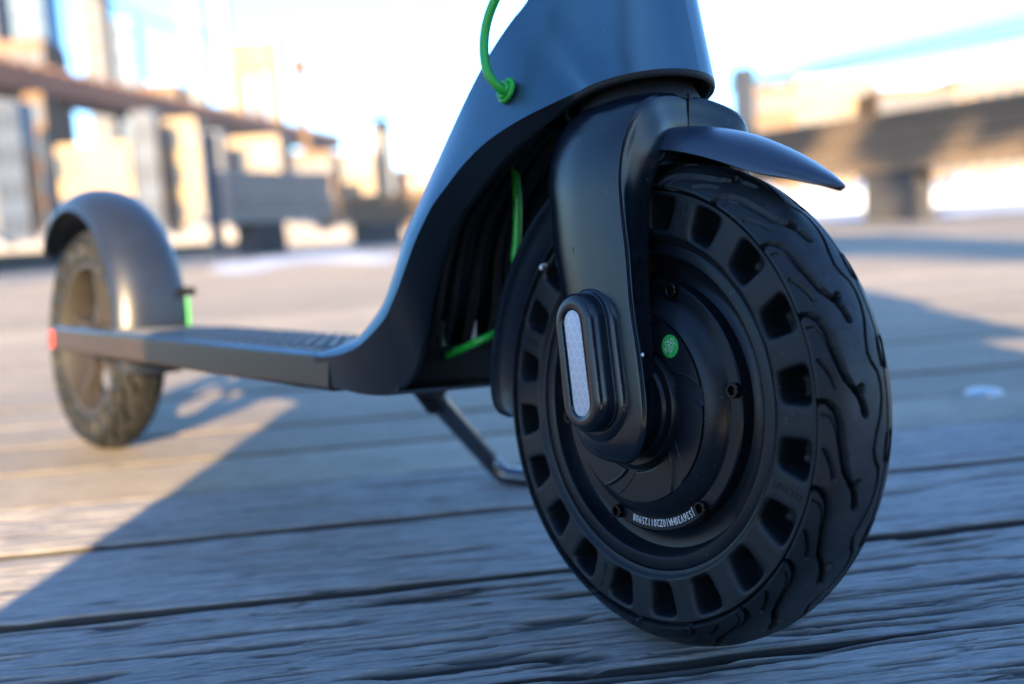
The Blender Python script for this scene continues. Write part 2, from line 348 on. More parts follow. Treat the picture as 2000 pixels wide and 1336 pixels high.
def water_mat():
    m = mat('river_water', (.10, .14, .18), .18, 0, .5)
    N, L = nodes(m); p = N['Principled BSDF']; tc = N.new('ShaderNodeTexCoord'); n = N.new('ShaderNodeTexNoise'); n.inputs['Scale'].default_value = .6; n.inputs['Detail'].default_value = 6
    L.new(tc.outputs['Object'], n.inputs['Vector']); b = N.new('ShaderNodeBump'); b.inputs['Strength'].default_value = .6; b.inputs['Distance'].default_value = .5
    L.new(n.outputs[0], b.inputs['Height']); L.new(b.outputs[0], p.inputs['Normal']); return m
o = obj('river', [(-4000, -4000, -3), (4000, -4000, -3), (4000, 6000, -3), (-4000, 6000, -3)], [(0, 1, 2, 3)], water_mat(), smooth=False); tag(o, kind='structure')

# ------------------------------------------------------------------ SCOOTER
scooter = empty('electric_scooter'); LEAN = -.0911; scooter.rotation_euler = (LEAN, 0, 0); scooter.location = (0, 0, -.0008)
tag(scooter, 'dark blue grey electric scooter with bright green cables leaning on its kickstand', 'scooter')
STEER = -.1371; WR = .127; WB = .8167
def inv_lean(p):
    c, s = math.cos(-LEAN), math.sin(-LEAN); return (p[0], p[1] * c - p[2] * s, p[1] * s + p[2] * c)

# ---- tyre mesh (wheel frame, centre at origin, outboard side -Y)
HW = .0242
NM = 19; PER = 2 * math.pi / NM
def rprof(y):
    u = np.minimum(np.abs(y) / .0235, 1.2); return .127 - .0117 * u ** 2.3
def seg_dist(T, Y, pts, rr=.121):
    """distance in metres from (angle, y) to a polyline given in (deg, mm); also the position along"""
    best = np.full(T.shape, 9.); 
    pts = [(R(a) * rr, b * .001) for a, b in pts]; X = T * rr
    for (x0, y0), (x1, y1) in zip(pts, pts[1:]):
        dx, dy = x1 - x0, y1 - y0; l2 = dx * dx + dy * dy + 1e-12
        t = np.clip(((X - x0) * dx + (Y - y0) * dy) / l2, 0, 1)
        best = np.minimum(best, np.hypot(X - x0 - t * dx, Y - y0 - t * dy))
    return best
def tread_depth(T, Y):
    """groove depth (m). T angle in radians within one period, Y lateral (negative = near half)."""
    D = np.zeros(T.shape)
    sst = lambda d, a, b: np.clip((b - d) / (b - a), 0, 1) ** 2 * (3 - 2 * np.clip((b - d) / (b - a), 0, 1))
    for side in (0, 1):
        Yn = -np.abs(Y) if side == 0 else -np.abs(Y)
        mask = (Y < 0) if side == 0 else (Y >= 0)
        sh = 0 if side == 0 else PER / 2
        dd = np.zeros(T.shape)
        for rep in (-2, -1, 0, 1, 2):
            TT = T + sh - rep * PER
            main = [(25.9, -24.6), (25.4, -21.8), (23.4, -19.6), (20.0, -18.0), (16.0, -17.0), (12.0, -15.6), (9.4, -13.6), (7.9, -11.6)]
            d = seg_dist(TT, Yn, main); dd = np.maximum(dd, .0068 * sst(d, .00105, .00128))
            barb = [(9.0, -9.6), (7.2, -10.6), (5.6, -9.6), (3.6, -8.6)]
            d = seg_dist(TT, Yn, barb); wv = .0011
            dd = np.maximum(dd, .0068 * sst(d, .0014, .0018))
            leaf = [(15.4, -22.8), (13.5, -21.2), (11.2, -19.8), (9.2, -19.1)]
            d = seg_dist(TT, Yn, leaf); dd = np.maximum(dd, .0034 * sst(d, .00060, .0009))
            inner = [(22.9, -24.3), (22.4, -21.6), (20.1, -19.9), (16.6, -18.8), (13.4, -17.6), (10.8, -16.3), (7.9, -12.9), (6.6, -11.0)]
            d = seg_dist(TT, Yn, inner); dd = np.maximum(dd, .0017 * sst(d, .0003, .0006))
        D = np.where(mask, dd, D)
    # centre: one wavy groove and a straight one
    for rep in (-2, -1, 0, 1, 2):
        TT = T - rep * PER
        wave = [(24.6 + 1, 1.6), (22, .2), (18.9, -2.5), (15.7, -3.7), (13.6, -2.6), (12.2, .4), (10.5, 1.2), (7.4, 1.0), (5.65 + 1, 1.6)]
        wave = [(25.9, 1.6), (22.5, .2), (18.9, -2.5), (15.7, -3.7), (13.6, -2.4), (11.8, .6), (9.6, 1.6), (6.95, 1.6)]
        d = seg_dist(TT, Y, wave); D = np.maximum(D, .0042 * sst(d, .0007, .0010))
    D = np.maximum(D, .0032 * sst(np.abs(Y - .0062), .0005, .0008))
    for rep in (-2, -1, 0, 1, 2):
        d = seg_dist(T - rep * PER, Y, [(18.4, 5.4), (15.5, 4.2), (13, 4.4)]); D = np.maximum(D, .0020 * sst(d, .0004, .0011))
    return D
def make_tyre_mesh(nt_=120, ny_=220):
    MBt = []
    # tread: one motif repeated
    ys = np.linspace(-HW, HW, ny_)
    tt = np.linspace(0, PER, nt_, endpoint=False); T, Y = np.meshgrid(tt, ys, indexing='ij')
    D = tread_depth(T, Y)
    D = np.minimum(D, .0012 + np.clip((HW - np.abs(Y)) / .004, 0, 1) * .0060)
    rr = rprof(Y) - D
    yy = Y * (1 - 0 * D)
    # shoulder: groove interrupted along the ridge edge
    V = []; 
    a = (np.arange(NM) * PER)[:, None, None] + T[None]
    X = (rr[None] * np.cos(a)).reshape(-1); Z = (rr[None] * np.sin(a)).reshape(-1); Yf = np.tile(yy[None], (NM, 1, 1)).reshape(-1)
    V = np.stack([X, Yf, Z], -1); nu = NM * nt_; nv = len(ys)
    i, j = np.meshgrid(np.arange(nu), np.arange(nv - 1), indexing='ij')
    A = i * nv + j; B = ((i + 1) % nu) * nv + j; F = np.stack([A, B, B + 1, A + 1], -1).reshape(-1, 4)
    Vs = [V]; Fs = [F]; base = len(V)
    # shoulder lip, both sides: from tread edge in to the sidewall step
    for sg in (-1, 1):
        n = 720
        prof = [(float(rprof(HW)) , HW), (.1134, HW + .0002), (.1130, HW - .0006), (.1128, .0195), (.1118, .0190), (.1116, .0221), (.1112, .02255)]
        ang = np.arange(n) * 2 * np.pi / n
        # lip only stands proud between motifs: cut a notch once per period
        ph = ((ang - (0 if sg < 0 else PER / 2)) % PER) / PER
        notch = np.clip(1 - np.abs(((np.degrees(PER) * ph - 24.6 + np.degrees(PER) * 3) % np.degrees(PER)) - 0) / 1.6, 0, 1)
        notch = np.maximum(notch, np.roll(notch, 1)) > .3
        P = []
        for r_, y_ in prof:
            rr_ = np.full(n, r_)
            P.append(np.stack([rr_ * np.cos(ang), np.full(n, sg * y_), rr_ * np.sin(ang)], -1))
        P = np.array(P)
        for q in (1, 2): P[q, notch, 1] = sg * .0224
        Vl = P.reshape(-1, 3); k, l = np.meshgrid(np.arange(len(prof) - 1), np.arange(n), indexing='ij')
        A = k * n + l; B = k * n + (l + 1) % n; Fl = np.stack([A, B, B + n, A + n] if sg < 0 else [A, A + n, B + n, B], -1).reshape(-1, 4)
        Vs.append(Vl); Fs.append(Fl + base); base += len(Vl)
        # inner bead ring
        prof = [(.0905, .02255), (.0893, .0222), (.0885, .0205), (.0872, .0200), (.0862, .0196), (.0855, .0160)]
        P = np.array([np.stack([r_ * np.cos(ang), np.full(n, sg * y_), r_ * np.sin(ang)], -1) for r_, y_ in prof]).reshape(-1, 3)
        k, l = np.meshgrid(np.arange(len(prof) - 1), np.arange(n), indexing='ij'); A = k * n + l; B = k * n + (l + 1) % n
        Fl = np.stack([A, B, B + n, A + n] if sg < 0 else [A, A + n, B + n, B], -1).reshape(-1, 4)
        Vs.append(P); Fs.append(Fl + base); base += len(P)
        # sidewall cells with moulded pockets
        r0, r1 = .0905, .1112; da = R(18); m4 = 14
        # cell boundary samples (counter-clockwise) in (angle, radius)
        bd = []
        hb = da / 2
        for q in range(m4): bd.append((-hb + 2 * hb * q / m4, r0))
        for q in range(m4): bd.append((hb, r0 + (r1 - r0) * q / m4))
        for q in range(m4): bd.append((hb - 2 * hb * q / m4, r1))
        for q in range(m4): bd.append((-hb, r1 - (r1 - r0) * q / m4))
        bd = np.array(bd); rc = .1003
        def pocket(scale, nexp=5.):
            out = []
            for a_, r_ in bd:
                x = a_ * rc; y = r_ - rc
                hx, hy = .0083, .0088
                u, v = x / hx, y / hy; m_ = (abs(u) ** nexp + abs(v) ** nexp) ** (1 / nexp); u /= m_; v /= m_
                hxx = hx * (1 + .10 * v)             # a little wider outwards
                out.append((u * (hxx - scale) / rc, rc + v * (hy - scale)))
            return np.array(out)
        loops = [(bd, .02255), (bd * .5 + pocket(-.0014) * .5, .0226), (pocket(-.0014), .0226), (pocket(-.0007), .0224), (pocket(-.0001), .0219), (pocket(.0004), .0208), (pocket(.0008), .0150), (pocket(.0014), .0075), (pocket(.0024), .0060), (pocket(.0050), .0058)]
        nb = len(bd)
        for c in range(20):
            ac = R(10.6) + c * da
            P = []
            for lp, y_ in loops:
                a_ = ac + lp[:, 0]; P.append(np.stack([lp[:, 1] * np.cos(a_), np.full(nb, sg * y_), lp[:, 1] * np.sin(a_)], -1))
            cpt = np.array([[rc * math.cos(ac), sg * .0058, rc * math.sin(ac)]])
            P = np.concatenate(P + [cpt]); L_ = len(loops)
            k, l = np.meshgrid(np.arange(L_ - 1), np.arange(nb), indexing='ij'); A = k * nb + l; B = k * nb + (l + 1) % nb
            Fl = np.stack([A, A + nb, B + nb, B] if sg < 0 else [A, B, B + nb, A + nb], -1).reshape(-1, 4)
            Vs.append(P); Fs.append(Fl + base)
            ci = base + L_ * nb; lb = base + (L_ - 1) * nb
            Fs.append([(lb + l, lb + (l + 1) % nb, ci) for l in range(nb)]); base += len(P)
    V = np.concatenate(Vs); F = []
    for f in Fs: F += [tuple(int(q) for q in x) for x in f]
    me = bpy.data.meshes.new('tyre'); me.from_pydata(V.tolist(), [], F)
    bm = bmesh.new(); bm.from_mesh(me); bmesh.ops.recalc_face_normals(bm, faces=bm.faces); bm.to_mesh(me); bm.free()
    me.polygons.foreach_set('use_smooth', [True] * len(me.polygons)); me.set_sharp_from_angle(angle=R(50))
    co = np.empty(len(me.vertices) * 3, np.float32); me.vertices.foreach_get('co', co); co = co.reshape(-1, 3)
    rad_ = np.hypot(co[:, 0], co[:, 2]); dep_ = rprof(co[:, 1]) - rad_
    wv = np.clip((.0195 - np.abs(co[:, 1])) / .006, 0, 1) * np.clip(1 - dep_ / .0006, 0, 1)
    wv = np.maximum(wv, .25 * (dep_ < .0003) * (rad_ > .112)); me.attributes.new('wear', 'FLOAT', 'POINT').data.foreach_set('value', wv.astype(np.float32))
    return me
def tyre_wear(m, dust=(.022, .031, .040)):
    N, L = nodes(m); p = N['Principled BSDF']; at = N.new('ShaderNodeAttribute'); at.attribute_name = 'wear'
    tc = N.new('ShaderNodeTexCoord'); n = N.new('ShaderNodeTexNoise'); n.inputs['Scale'].default_value = 130; n.inputs['Detail'].default_value = 8; n.inputs['Roughness'].default_value = .7; L.new(tc.outputs['Object'], n.inputs['Vector'])
    r = N.new('ShaderNodeMapRange'); r.inputs[1].default_value = .35; r.inputs[2].default_value = .65; r.inputs[3].default_value = .35; L.new(n.outputs[0], r.inputs[0])
    k = N.new('ShaderNodeMath'); k.operation = 'MULTIPLY'; L.new(at.outputs['Fac'], k.inputs[0]); L.new(r.outputs[0], k.inputs[1])
    mx = N.new('ShaderNodeMix'); mx.data_type = 'RGBA'; L.new(k.outputs[0], mx.inputs['Factor']); bc = p.inputs['Base Color']; L.new(bc.links[0].from_socket, mx.inputs[6]); mx.inputs[7].default_value = (*dust, 1); L.new(mx.outputs[2], bc)
    return m
tyre_wear(M['tyre'])
tyre_me = make_tyre_mesh(); tyre_me.materials.append(M['tyre'])

# ---- front wheel: motor hub with cover
def motor_mesh():
    mb = MB()
    flange = [(.0860, -.0175), (.0856, -.0188), (.0846, -.0192), (.0800, -.0190), (.0792, -.0184), (.0788, -.0170), (.0776, -.0125), (.0755, -.0098), (.0715, -.0088), (.0690, -.0092), (.0668, -.0110), (.0664, -.0150), (.0662, -.0176), (.0654, -.0184), (.0592, -.0186), (.0588, -.0190), (.0584, -.0200), (.0578, -.0206), (.0560, -.0226), (.0530, -.0250), (.0506, -.0262), (.0500, -.0264), (.0498, -.0268)]
    mb.lathe(flange, 360)
    return mb
front_wheel = motor_mesh()
# pinwheel relief on the disc: polar height field
nr, na = 60, 720
rv = np.linspace(.0498, .0205, nr); av = np.arange(na) * 2 * np.pi / na
Rg, Ag = np.meshgrid(rv, av, indexing='ij')
def blade(Rg, Ag):
    th = np.degrees(Ag) - (26 - 1.15 * (Rg * 1000 - 42)); ph = th % 60
    e = 1 - np.clip((ph - 48.5) / .9, 0, 1) * np.clip((60 - ph) / .9, 0, 1)
    lip = np.clip(1 - np.abs(ph - 48.2) / .8, 0, 1) + np.clip(1 - np.minimum(ph, 60 - ph) / .8, 0, 1)
    return (e + .28 * lip) * np.clip((Rg - .0338) / .0007, 0, 1)
Yd = -.0268 - .0012 * blade(Rg, Ag) - .0026 * np.clip((.0318 - Rg) / .0010, 0, 1) - .0020 * np.clip((.0265 - Rg) / .0010, 0, 1) + .0010 * np.clip(1 - np.abs(Rg - .0325) / .0007, 0, 1)
front_wheel.add(np.stack([Rg * np.cos(Ag), Yd, Rg * np.sin(Ag)], -1).reshape(-1, 3), [(i * na + j, i * na + (j + 1) % na, (i + 1) * na + (j + 1) % na, (i + 1) * na + j) for i in range(nr - 1) for j in range(na)])
front_wheel.lathe([(.0205, -.0314), (.0195, -.0316), (.0190, -.0330), (.0150, -.0335), (.0148, -.0480), (0.0001, -.0480)], 96)
front_wheel.lathe([(.0860, -.0175), (.0850, -.0150), (.0850, .0150), (.0860, .0175), (.0846, .0192), (.078, .0185), (.072, .010), (.066, .012), (.058, .022), (.03, .027), (.0148, .030), (.0148, .048), (.0001, .048)], 180)
fw = front_wheel.build('front_wheel', M['motor'], scooter, autosmooth=32)
fw.location = (0, 0, WR); fw.rotation_euler = (0, 0, STEER)
ty = link('tyre', tyre_me, None, fw, smooth=False)
def bolt_mesh():
    mb = MB(); n = 24
    mb.lathe([(.0038, .0005), (.0038, -.0028), (.0034, -.0033), (.0025, -.0033), (.0022, -.0029)], n)
    hexa = [(.0022 * math.cos(R(60 * k)), .0022 * math.sin(R(60 * k))) for k in range(6)]
    V = [(x, -.0027, z) for x, z in hexa] + [(x, -.0008, z) for x, z in hexa]
    mb.add(V, [(k, (k + 1) % 6, 6 + (k + 1) % 6, 6 + k) for k in range(6)] + [tuple(range(6, 12))])
    return mb
b0 = None
for k in range(6):
    a = R(72 - 60 * k); r_ = .0632
    if b0 is None: b0 = bolt_mesh().build('bolt', M['bolt'], fw, autosmooth=30); o = b0
    else: o = b0.copy(); COL.objects.link(o); o.parent = fw
    o.location = (r_ * math.cos(a), -.0186, r_ * math.sin(a)); o.rotation_euler = (0, R(13 * k), 0)
ring_text('serial_lettering', 'JS36V30HA10Z201125908', .0600, -.0187, -54.5, -2.12, .0054, .00012, M['print'], fw, squash=.70)
# raised arc plate under the serial number
pa = np.radians(np.linspace(-112, -52, 60)); mb = MB()
V = [(r_ * math.cos(a), y_, r_ * math.sin(a)) for a in pa for r_, y_ in ((.0594, -.0180), (.0594, -.01865), (.0655, -.01865), (.0672, -.0168), (.0674, -.0140))]
mb.add(V, gridfaces(len(pa), 5)); mb.build('serial_plate', M['motor'], fw)
# green round sticker with print
mb = MB(); mb.lathe([(.0001, -.0002), (.0056, -.0002), (.0058, 0)], 48)
st = mb.build('inspection_sticker', M['sticker'], fw, autosmooth=30)
sa = R(50); st.location = (.0424 * math.cos(sa), -.0283, .0424 * math.sin(sa))
st['label'] = 'round green sticker with white print'
mb = MB(); rot = R(-52)
for s_, sz, cx, cy in (('QC', .0034, 0, .0019), ('PASS', .0034, 0, -.0011), ('04', .0026, 0, -.0042)):
    V, F = text_mesh(s_, sz); V[:, 0] -= (V[:, 0].min() + V[:, 0].max()) / 2; V[:, 0] *= .92 if s_ == 'PASS' else 1; V[:, 0] += cx; V[:, 1] += cy
    mb.add([(x * math.cos(rot) - y * math.sin(rot), -.00032, x * math.sin(rot) + y * math.cos(rot)) for x, y, z in V], F)
Vl = [(-.0042, -.0016), (.0042, -.0016), (.0042, -.0018), (-.0042, -.0018)]
mb.add([(x * math.cos(rot) - y * math.sin(rot), -.00032, x * math.sin(rot) + y * math.cos(rot)) for x, y in Vl], [(0, 1, 2, 3)])
o = mb.build('sticker_print', M['print'], fw, smooth=False, fixn=False); o.location = st.location
# moulded letters on the tyre wall
def radial_text(mb, s_, ang, r_mid, size, inward=True, depth=.0003, squash=1.):
    """letters running along the radius between two pockets"""
    V, F = text_mesh(s_, size); V[:, 0] = (V[:, 0] - (V[:, 0].min() + V[:, 0].max()) / 2) * squash; V[:, 1] -= (V[:, 1].min() + V[:, 1].max()) / 2
    V, F = extrude_flat(V, F, depth); a = R(ang); rad = np.array([math.cos(a), math.sin(a)]); tan = np.array([-math.sin(a), math.cos(a)])
    P = r_mid * rad + V[:, 0][:, None] * (-rad if inward else rad) + V[:, 1][:, None] * (-tan if inward else tan) * -1
    mb.add([(p[0], -.0226 - v[2], p[1]) for p, v in zip(P, V)], F)
for args in (('DYU', 73.6, .1008, .0062, True), ('10x2.125', -16.6, .1008, .0048, False), ('60-70PSI', -106, .1008, .0044, True), ('DYU', 163.6, .1008, .0062, True)):
    mb = MB(); radial_text(mb, *args, squash=.95); mb.build('moulded_lettering', M['tyre'], fw, smooth=False)

# ---- rear wheel (spoked rim, see-through) sharing the tyre shape
mb = MB()
for sg in (-1, 1):
    pass
mb.lathe([(.0862, -.0195), (.0845, -.0200), (.0815, -.0195), (.0805, -.0170), (.0800, -.0), (.0805, .0170), (.0815, .0195), (.0845, .0200), (.0862, .0195)], 180)
mb.lathe([(.0190, -.022), (.0190, .022), (.0001, .022)], 64); mb.lathe([(.0001, -.022), (.0190, -.022)], 64)
for k in range(5):
    a = R(72 * k + 20); c, s_ = math.cos(a), math.sin(a)
    V = []
    for rr_, hw_, hy in ((.017, .0060, .010), (.045, .0035, .006), (.081, .0050, .010)):
        for q in ((-hw_, -hy), (hw_, -hy), (hw_, hy), (-hw_, hy)): V.append((rr_ * c - q[0] * s_, q[1], rr_ * s_ + q[0] * c))
    mb.add(V, [(i * 4 + j, i * 4 + (j + 1) % 4, (i + 1) * 4 + (j + 1) % 4, (i + 1) * 4 + j) for i in range(2) for j in range(4)])
rw = mb.build('rear_wheel', mat('sunlit_brown_rim', (.030, .027, .024), .55, .2, .5, mottle=.3), scooter, autosmooth=35); rw.location = (-WB, 0, WR)  # brown of sunlight on the rim put into its colour
tm2 = make_tyre_mesh(60, 96); tm2.materials.append(M['tyre_worn'])
o = link('tyre', tm2, None, rw, smooth=False); o.rotation_euler = (0, R(11), 0); o['label'] = 'dusty brownish tyre'

# ---- fork (wheel frame, but z measured from the ground)
#            yc      zc     alpha   t      xl      xc      xr     k
ST = [(-.038, .0995, 0, .0055, -.0100, .0120, .0060),
      (-.038, .1020, 0, .0085, -.0180, .0190, .0100),
      (-.038, .1070, 0, .0105, -.0260, .0255, .0145),
      (-.038, .1160, 0, .0115, -.0300, .0300, .0183),
      (-.038, .1300, 0, .0115, -.0325, .0312, .0204),
      (-.038, .1550, 0, .0115, -.0365, .0268, .0184),
      (-.038, .1800, 0, .0115, -.0425, .0210, .0144),
      (-.038, .2050, 0, .0115, -.0500, .0175, .0128),
      (-.038, .2280, 0, .0117, -.0540, .0135, .0118),
      (-.0375, .2440, 10, .0122, -.0570, .0120, .0140),
      (-.0345, .2580, 31, .0135, -.0575, .0130, .0165),
      (-.0280, .2685, 56, .0150, -.0570, .0150, .0160),
      (-.0150, .2740, 78, .0145, -.0560, .0110, .0120),
      (0.0, .2752, 90, .0140, -.0560, .0088, .0092)]
def fork_section(st):
    yc, zc, al, t, xl, xc, xr = st; a = R(al); n = np.array([-math.cos(a), math.sin(a)]); mid = .5 * (xl + xc); w_ = xc - xl
    ctl = [(-1, xl + .22 * w_), (-.45, xl + .03 * w_), (.15, xl), (.62, xl + .08 * w_), (.98, xl + .24 * w_), (1.17, xl + .48 * w_), (1.14, xl + .74 * w_), (1.0, xc - .05 * w_), (.90, xc - .012 * w_), (.74, xc), (.45, xc * .6 + xr * .4), (-.30, xr), (-1, xr - .004), (-1.08, mid)]
    C_ = catmull([(u, x, 0) for u, x in ctl], 6, closed=True)
    return [(x, yc + n[0] * u * t, zc + n[1] * u * t) for u, x, _ in C_]
half = catmull([list(s_) for s_ in ST], 5)
secs = [fork_section(s_) for s_ in half]
full = secs + [[(x, -y, z) for x, y, z in s_] for s_ in secs[-2::-1]]
ns = len(full[0]); V = [p for s_ in full for p in s_]; F = gridfaces(len(full), ns, closed_v=True)
F += [tuple(range(ns)), tuple(range((len(full) - 1) * ns, len(full) * ns))]
fork = obj('fork', V, F, M['fork'], scooter, autosmooth=60, fixn=True); fork.rotation_euler = (0, 0, STEER)
# axle boss below the leg
for sg in (-1, 1):
    mb = MB(); mb.lathe([(.0001, sg * .0455), (.0205, sg * .0455), (.0222, sg * .0440), (.0225, sg * .0300), (.0215, sg * .0270), (.0001, sg * .0270)], 72, (-.0010, 0, WR))
    mb.build('axle_boss', M['fork'], fork)
# centre seam of the crown
mb = MB(); mb.box(.0050, .0097, -.00022, .00022, .2600, .2896)
mb.build('crown_seam', M['dark'], fork, smooth=False)
# stadium shaped axle cover with reflector
def stadium(mb, prof, cx, cz, tilt, hl, n=20):
    """prof: (radius, y); hl = half length between the arc centres; tilt from vertical toward -x at top"""
    ax = (-math.sin(tilt), math.cos(tilt)); px_ = (math.cos(tilt), math.sin(tilt)); loops = []
    for r_, y_ in prof:
        lp = []
        for k in range(n + 1):
            a = math.pi * k / n; lp.append((cx + ax[0] * (hl + r_ * math.sin(a)) + px_[0] * r_ * math.cos(a), y_, cz + ax[1] * (hl + r_ * math.sin(a)) + px_[1] * r_ * math.cos(a)))
        for k in range(n + 1):
            a = math.pi + math.pi * k / n; lp.append((cx + ax[0] * (-hl + r_ * math.sin(a)) + px_[0] * r_ * math.cos(a), y_, cz + ax[1] * (-hl + r_ * math.sin(a)) + px_[1] * r_ * math.cos(a)))
        loops.append(lp)
    m_ = len(loops[0]); V = [p for lp in loops for p in lp]; F = gridfaces(len(loops), m_, closed_v=True); F.append(tuple(range((len(loops) - 1) * m_, len(loops) * m_)))
    return mb.add(V, F)
TL = R(11.5)
mb = MB(); stadium(mb, [(.0225, -.0440), (.0218, -.0485), (.0208, -.0515), (.0192, -.0530), (.0150, -.0532)], -.0036, .1490, TL, .0185)
mb.build('cover_base', M['fork'], fork, autosmooth=60)
mb = MB(); stadium(mb, [(.0166, -.0510), (.0164, -.0545), (.0158, -.0547), (.0158, -.0585), (.0155, -.0610), (.0146, -.0628), (.0130, -.0638), (.0110, -.0641), (.0080, -.0641), (.0076, -.0636), (.0074, -.0628), (.0071, -.0626), (.0001, -.0626)], -.0028, .1508, TL, .0195)
cover = mb.build('axle_cover', M['fork'], fork, autosmooth=55)
mb = MB(); stadium(mb, [(.0063, -.0625), (.0063, -.0632), (.0059, -.0634)], -.0026, .1502, TL, .0208)
o = mb.build('reflector', M['reflector'], fork, autosmooth=30); o['label'] = 'pale reflective strip with hexagon pattern'
mb = MB(); mb.lathe([(.0036, 0), (.0036, -.0010), (.0031, -.0013), (.0001, -.0013)], 32, (-.0185, -.0500, .2085))
o = mb.build('fork_plug', M['fork'], fork)
# ---- front mudguard (wheel frame, z from wheel centre)
def guard(stations, thick, M_, name, parent, loc, rotz, nsec=17, p=2.0):
    """stations: (angle deg, crown radius, edge radius, half width)"""
    st_ = catmull([list(s_) for s_ in stations], 5); out = []; inn = []
    for a_, rc_, re_, hw_ in st_:
        a = R(a_); hw_ = max(hw_, .0006); o_, i_ = [], []
        for k in range(nsec):
            u = -1 + 2 * k / (nsec - 1); uu = math.sin(u * math.pi / 2) if True else u
            y = hw_ * uu; f = 1 - (1 - abs(uu) ** 2.4) ** (1 / 1.5) if abs(uu) < 1 else 1
            r_ = rc_ - (rc_ - re_) * f; o_.append((r_ * math.cos(a), y, r_ * math.sin(a)))
            r2 = r_ - thick * (1 if abs(uu) < .98 else .3); y2 = y * (1 - thick / max(hw_, .004)) if hw_ > .004 else y * .5
            i_.append((r2 * math.cos(a), y2, r2 * math.sin(a)))
        out.append(o_); inn.append(i_)
    loops = [o_ + i_[::-1] for o_, i_ in zip(out, inn)]; m_ = len(loops[0]); V = [q for lp in loops for q in lp]; F = gridfaces(len(loops), m_, closed_v=True)
    F += [tuple(range(m_)), tuple(range((len(loops) - 1) * m_, len(loops) * m_))]
    g = obj(name, V, F, M_, parent, autosmooth=50, fixn=True); g.location = loc; g.rotation_euler = (0, 0, rotz); return g
guard([(45.2, .1505, .1490, .0012), (46.2, .1504, .1476, .0050), (49, .1496, .1440, .0100), (53, .1483, .1398, .0150), (58, .1472, .1352, .0196), (64, .1463, .1330, .0232), (72, .1458, .1318, .0256), (82, .1455, .1316, .0264), (95, .1453, .1326, .0265), (112, .1453, .1330, .0265), (130, .1455, .1335, .0268), (150, .1460, .1340, .0272), (170, .1462, .1342, .0272), (180, .1462, .1342, .0270), (185, .1455, .1350, .0250), (188, .1450, .1380, .0190), (189.5, .1445, .1430, .0080)],
      .0022, M['guard'], 'front_mudguard', scooter, (0, 0, WR), STEER)
# thin dark rail inside the mudguard edge
# ---- rear mudguard
rg = guard([(-12, .148, .134, .036), (0, .150, .134, .039), (20, .155, .136, .040), (45, .162, .140, .040), (70, .168, .143, .040), (90, .171, .145, .040), (110, .171, .145, .040), (125, .169, .141, .039), (133, .167, .138, .036), (138, .165, .140, .028), (141, .163, .150, .014)],
      .0026, mat('rear_mudguard_plastic', (.009, .014, .026), .38, .1, .45, bump=.0003, bscale=900, bstr=.15, mottle=.2, mscale=25), 'rear_mudguard', scooter, (-WB, 0, WR), 0)
rg['label'] = 'grey plastic mudguard with a scuffed top'

# ---- body shell: arch from deck up to the head tube
BA = [(-0.2554, -0.066, 0.1425), (-0.236, -0.066, 0.146), (-0.2174, -0.064, 0.1512), (-0.2037, -0.062, 0.1574), (-0.1883, -0.06, 0.1709), (-0.1816, -0.058, 0.181), (-0.1781, -0.055, 0.1939), (-0.1746, -0.052, 0.2084), (-0.1703, -0.05, 0.2227), (-0.1626, -0.047, 0.2384), (-0.1499, -0.045, 0.2589), (-0.1373, -0.042, 0.2805), (-0.1245, -0.04, 0.3), (-0.1128, -0.037, 0.318), (-0.1028, -0.035, 0.3301), (-0.0925, -0.033, 0.3405), (-0.0806, -0.031, 0.3510),
      (-.0700, -.030, .3680), (-.0660, -.031, .430), (-.050, -.0355, .430), (-.034, -.0330, .430), (-.024, -.0200, .430), (-.0200, 0, .430)]
BB = [(-0.2488, -0.07, 0.141), (-0.2296, -0.07, 0.142), (-0.2083, -0.07, 0.1458), (-0.1917, -0.069, 0.1522), (-0.1697, -0.068, 0.1673), (-0.1627, -0.0665, 0.1781), (-0.1563, -0.065, 0.1906), (-0.1501, -0.0635, 0.2045), (-0.1439, -0.062, 0.2175), (-0.1329, -0.0598, 0.2346), (-0.1231, -0.0573, 0.2455), (-0.1093, -0.0545, 0.2587), (-0.0928, -0.0515, 0.2701), (-0.0708, -0.0485, 0.2792), (-0.0497, -0.0458, 0.2853)]
BC = [(-0.233, -0.068, 0.1219), (-0.2168, -0.0665, 0.1207), (-0.1987, -0.062, 0.1189), (-0.1826, -0.057, 0.1196), (-0.1684, -0.053, 0.1266), (-0.1586, -0.05, 0.1399), (-0.1546, -0.0475, 0.1588), (-0.1526, -0.0455, 0.1772), (-0.1473, -0.0445, 0.1955), (-0.1396, -0.0435, 0.2122), (-0.1278, -0.0425, 0.2299), (-0.1149, -0.0415, 0.2419), (-0.0907, -0.0405, 0.2615), (-0.0658, -0.04, 0.2749), (-0.0429, -0.0395, 0.2844)]
rimc = np.array([-.026, 0, .292]); e1 = np.array([math.cos(.2), 0, math.sin(.2)])
def rimpt(ph, r_=.042, dn=0.):
    a = R(ph); return tuple(rimc + r_ * (math.cos(a) * e1 + math.sin(a) * np.array([0, 1, 0])) - dn * np.array([-math.sin(.2), 0, math.cos(.2)]))
for ph in (-100, -86, -72, -57, -42, -27, -13, 0):
    BB.append(rimpt(ph)); BC.append(rimpt(ph, .0408, .0030))
K = 6
A_, B_, C_ = catmull(BA, K), catmull(BB, K), catmull(BC, K)
ni = len(A_); rows = []
nA = 6
